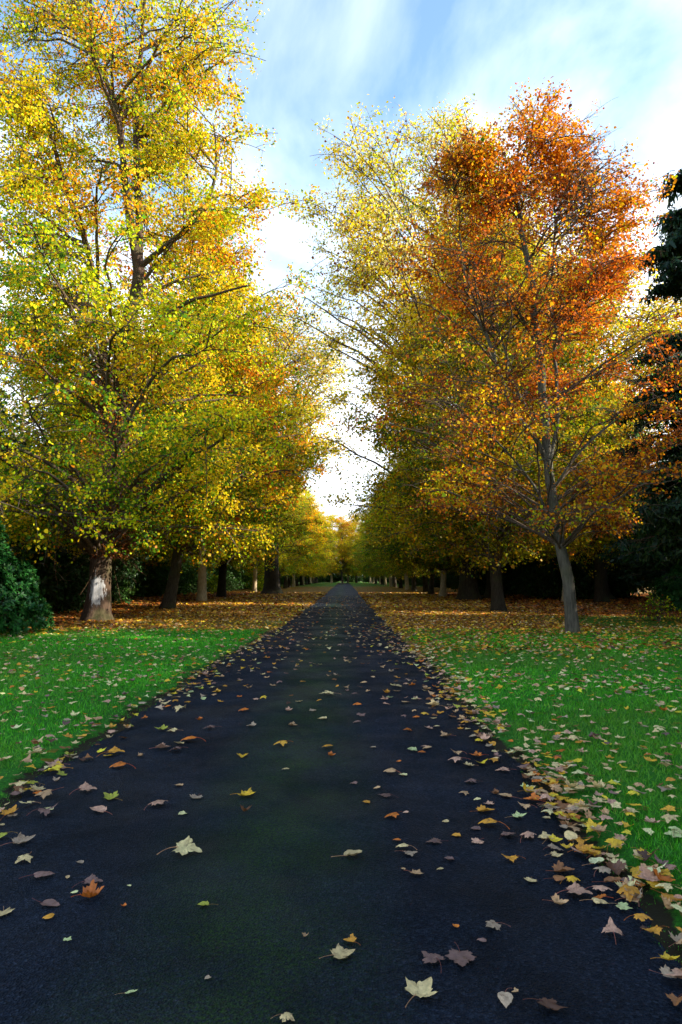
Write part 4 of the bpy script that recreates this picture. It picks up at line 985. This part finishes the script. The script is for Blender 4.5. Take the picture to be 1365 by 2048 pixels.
# every other leaf on the ground, far too many to count
Vs = []; Fs = []; Cs = []; off = 0
for i, l in enumerate(FL):
    if i in topset: continue
    x, y, z, s, c_, sh, rz, tx, ty = l
    V3, T, _ = SHAPES[sh]
    R_ = np.array(Euler((tx, ty, rz)).to_matrix())
    W_ = (V3 * s) @ R_.T + [x, y, z + abs(math.sin(tx) * .25 * s) + abs(math.sin(ty) * .25 * s)]
    Vs.append(W_); Fs.append(T + off); off += len(V3)
    cc = np.array(FC[c_]) * math.exp(rf.normal(0, .18)); Cs.append(np.repeat(np.append(np.clip(cc, 0, .8), 1)[None], len(T), 0))
def carpet(n, yr, xrng, density=1.0, size=.1, seed=1):
    r_ = np.random.default_rng(seed)
    y = yr[0] + (yr[1] - yr[0]) * r_.random(n) ** 1.3; x = xrng[0] + (xrng[1] - xrng[0]) * r_.random(n)
    lit = litter_f(x, y)
    k = (r_.random(n) < lit * density) & ((x > xr(y) - .1) | (x < xl(y) + .1)) & (np.abs(x) < .56 * y + 1)
    x, y = x[k], y[k]; n = len(x)
    C = np.stack([x, y, gz(x, y) + .012 + .02 * r_.random(n)], 1)
    D = np.column_stack([r_.normal(size=(n, 2)), r_.normal(0, .22, n)])
    Nn = np.column_stack([r_.normal(0, .35, (n, 2)), np.ones(n)])
    S = size * np.clip(y / 30, 1, 2.0) * np.exp(r_.normal(0, .2, n))
    names_ = ['yellow', 'amber', 'orange', 'brown', 'tan', 'dark brown', 'cream']
    wood = np.clip((x - 7.5) / 2.5, 0, 1) * np.clip((y - 26) / 4, 0, 1)
    wood = np.maximum(wood, np.clip((-x - 8) / 2, 0, 1))
    u_ = r_.random(n); c1 = r_.choice(7, n, p=[.27, .24, .09, .14, .14, .07, .05]); c2 = r_.choice(7, n, p=[.03, .10, .30, .32, .05, .20, 0])
    ci = np.where(u_ < wood, c2, c1)
    cc = np.array([FC[a] for a in names_])[ci] * np.exp(r_.normal(-.12, .33, n))[:, None]
    X = norm(np.cross(norm(D), Nn)); Dn = norm(D); Z = np.cross(X, Dn)
    T_ = np.array([[0, -.5, .10], [.42, -.1, .16], [.22, .2, .0], [0, .5, .14], [-.42, -.05, .16]])
    V = C[:, None] + S[:, None, None] * (T_[None, :, 0:1] * X[:, None] + T_[None, :, 1:2] * Dn[:, None] + T_[None, :, 2:3] * Z[:, None])
    base_ = np.arange(n)[:, None, None] * 5
    tri = np.array([[0, 1, 2], [0, 2, 3], [0, 3, 4]])[None] + base_
    return V.reshape(-1, 3), tri.reshape(-1, 3), np.repeat(np.hstack([np.clip(cc, 0, .8), np.ones((n, 1))]), 3, 0)
for args in [(60000, (12, 32), (-17, 18), .8, .10, 1), (90000, (28, 75), (-24, 30), .8, .115, 2)]:
    v, f, c = carpet(*args)
    Vs.append(v); Fs.append(f + off); off += len(v); Cs.append(c)
fl = link('fallen_leaves', mesh_n('fallen_leaves', np.vstack(Vs), np.vstack(Fs), 3, np.vstack(Cs)), M_LITTER)
tag(fl, 'countless small yellow, tan and brown leaves littering the lawns and under the trees', 'fallen leaves', kind='stuff')

# ------------------------------------------------------------------ light and sky
SUN_EL, SUN_AZ = 25.0, 98.0     # azimuth clockwise from +Y (straight down the avenue)
sd = Vector((math.sin(rad(SUN_AZ)) * math.cos(rad(SUN_EL)), math.cos(rad(SUN_AZ)) * math.cos(rad(SUN_EL)), math.sin(rad(SUN_EL))))
ld = bpy.data.lights.new('sun', 'SUN'); ld.energy = 5.0; ld.angle = rad(0.5); ld.color = (1.0, 0.88, 0.70)
lo = bpy.data.objects.new('sun', ld); COL.objects.link(lo); lo.rotation_euler = sd.to_track_quat('Z', 'Y').to_euler()
w = bpy.data.worlds.new('World'); scene.world = w; w.use_nodes = True
N = w.node_tree.nodes; L = w.node_tree.links; N.clear()
sky = nd(N, 'ShaderNodeTexSky', sky_type='NISHITA'); sky.sun_disc = False
sky.sun_elevation = rad(SUN_EL); sky.sun_rotation = rad(SUN_AZ); sky.air_density = 1.0; sky.dust_density = 0.3; sky.ozone_density = 0.5
tc = nd(N, 'ShaderNodeTexCoord'); sp_ = nd(N, 'ShaderNodeSeparateXYZ'); L.new(tc.outputs['Generated'], sp_.inputs[0])
zz_ = nd(N, 'ShaderNodeMath', operation='MAXIMUM'); zz_.inputs[1].default_value = 0.0; L.new(sp_.outputs[2], zz_.inputs[0])
za = nd(N, 'ShaderNodeMath', operation='ADD'); za.inputs[1].default_value = .22; L.new(zz_.outputs[0], za.inputs[0])
dx = nd(N, 'ShaderNodeMath', operation='DIVIDE'); L.new(sp_.outputs[0], dx.inputs[0]); L.new(za.outputs[0], dx.inputs[1])
dy = nd(N, 'ShaderNodeMath', operation='DIVIDE'); L.new(sp_.outputs[1], dy.inputs[0]); L.new(za.outputs[0], dy.inputs[1])
cb = nd(N, 'ShaderNodeCombineXYZ'); L.new(dx.outputs[0], cb.inputs[0]); L.new(dy.outputs[0], cb.inputs[1])
mp = nd(N, 'ShaderNodeMapping'); mp.inputs['Rotation'].default_value = (0, 0, rad(38)); mp.inputs['Scale'].default_value = (1.25, .95, 1); mp.inputs['Location'].default_value = (2.3, 0.7, 0)
L.new(cb.outputs[0], mp.inputs[0])
n1 = nd(N, 'ShaderNodeTexNoise'); n1.inputs['Scale'].default_value = 1.9; n1.inputs['Detail'].default_value = 12; n1.inputs['Roughness'].default_value = .54; n1.inputs['Distortion'].default_value = .35
L.new(mp.outputs[0], n1.inputs['Vector'])
# more cloud towards the horizon
hz = mapr(sp_.outputs[2], 0.60, 0.30, 0.0, 0.42)
ad = nd(N, 'ShaderNodeMath', operation='ADD'); L.new(n1.outputs['Fac'], ad.inputs[0]); L.new(hz, ad.inputs[1])
# and towards the right
hx = mapr(sp_.outputs[0], -.15, .45, -.05, .12)
ad2 = nd(N, 'ShaderNodeMath', operation='ADD'); L.new(ad.outputs[0], ad2.inputs[0]); L.new(hx, ad2.inputs[1])
cf = mapr(ad2.outputs[0], .46, .98, .03, 1)
cmix = mixc(cf, mixc(1.0, sky.outputs[0], (.86, 1.06, 1.12), 'MULTIPLY'), (6.2, 6.5, 6.9))
bg = nd(N, 'ShaderNodeBackground'); bg.inputs['Strength'].default_value = .14
L.new(cmix, bg.inputs['Color'])
wo = nd(N, 'ShaderNodeOutputWorld'); L.new(bg.outputs[0], wo.inputs[0])

scene.view_settings.view_transform = 'Standard'; scene.view_settings.look = 'None'
scene.view_settings.exposure = 1.45; scene.view_settings.gamma = 1.0
scene.cycles.use_denoising = True
scene.cycles.max_bounces = 7; scene.cycles.diffuse_bounces = 4; scene.cycles.glossy_bounces = 2; scene.cycles.transmission_bounces = 4; scene.cycles.transparent_max_bounces = 4
scene.cycles.use_adaptive_sampling = True; scene.cycles.adaptive_threshold = 0.02
scene.cycles.sample_clamp_indirect = 6
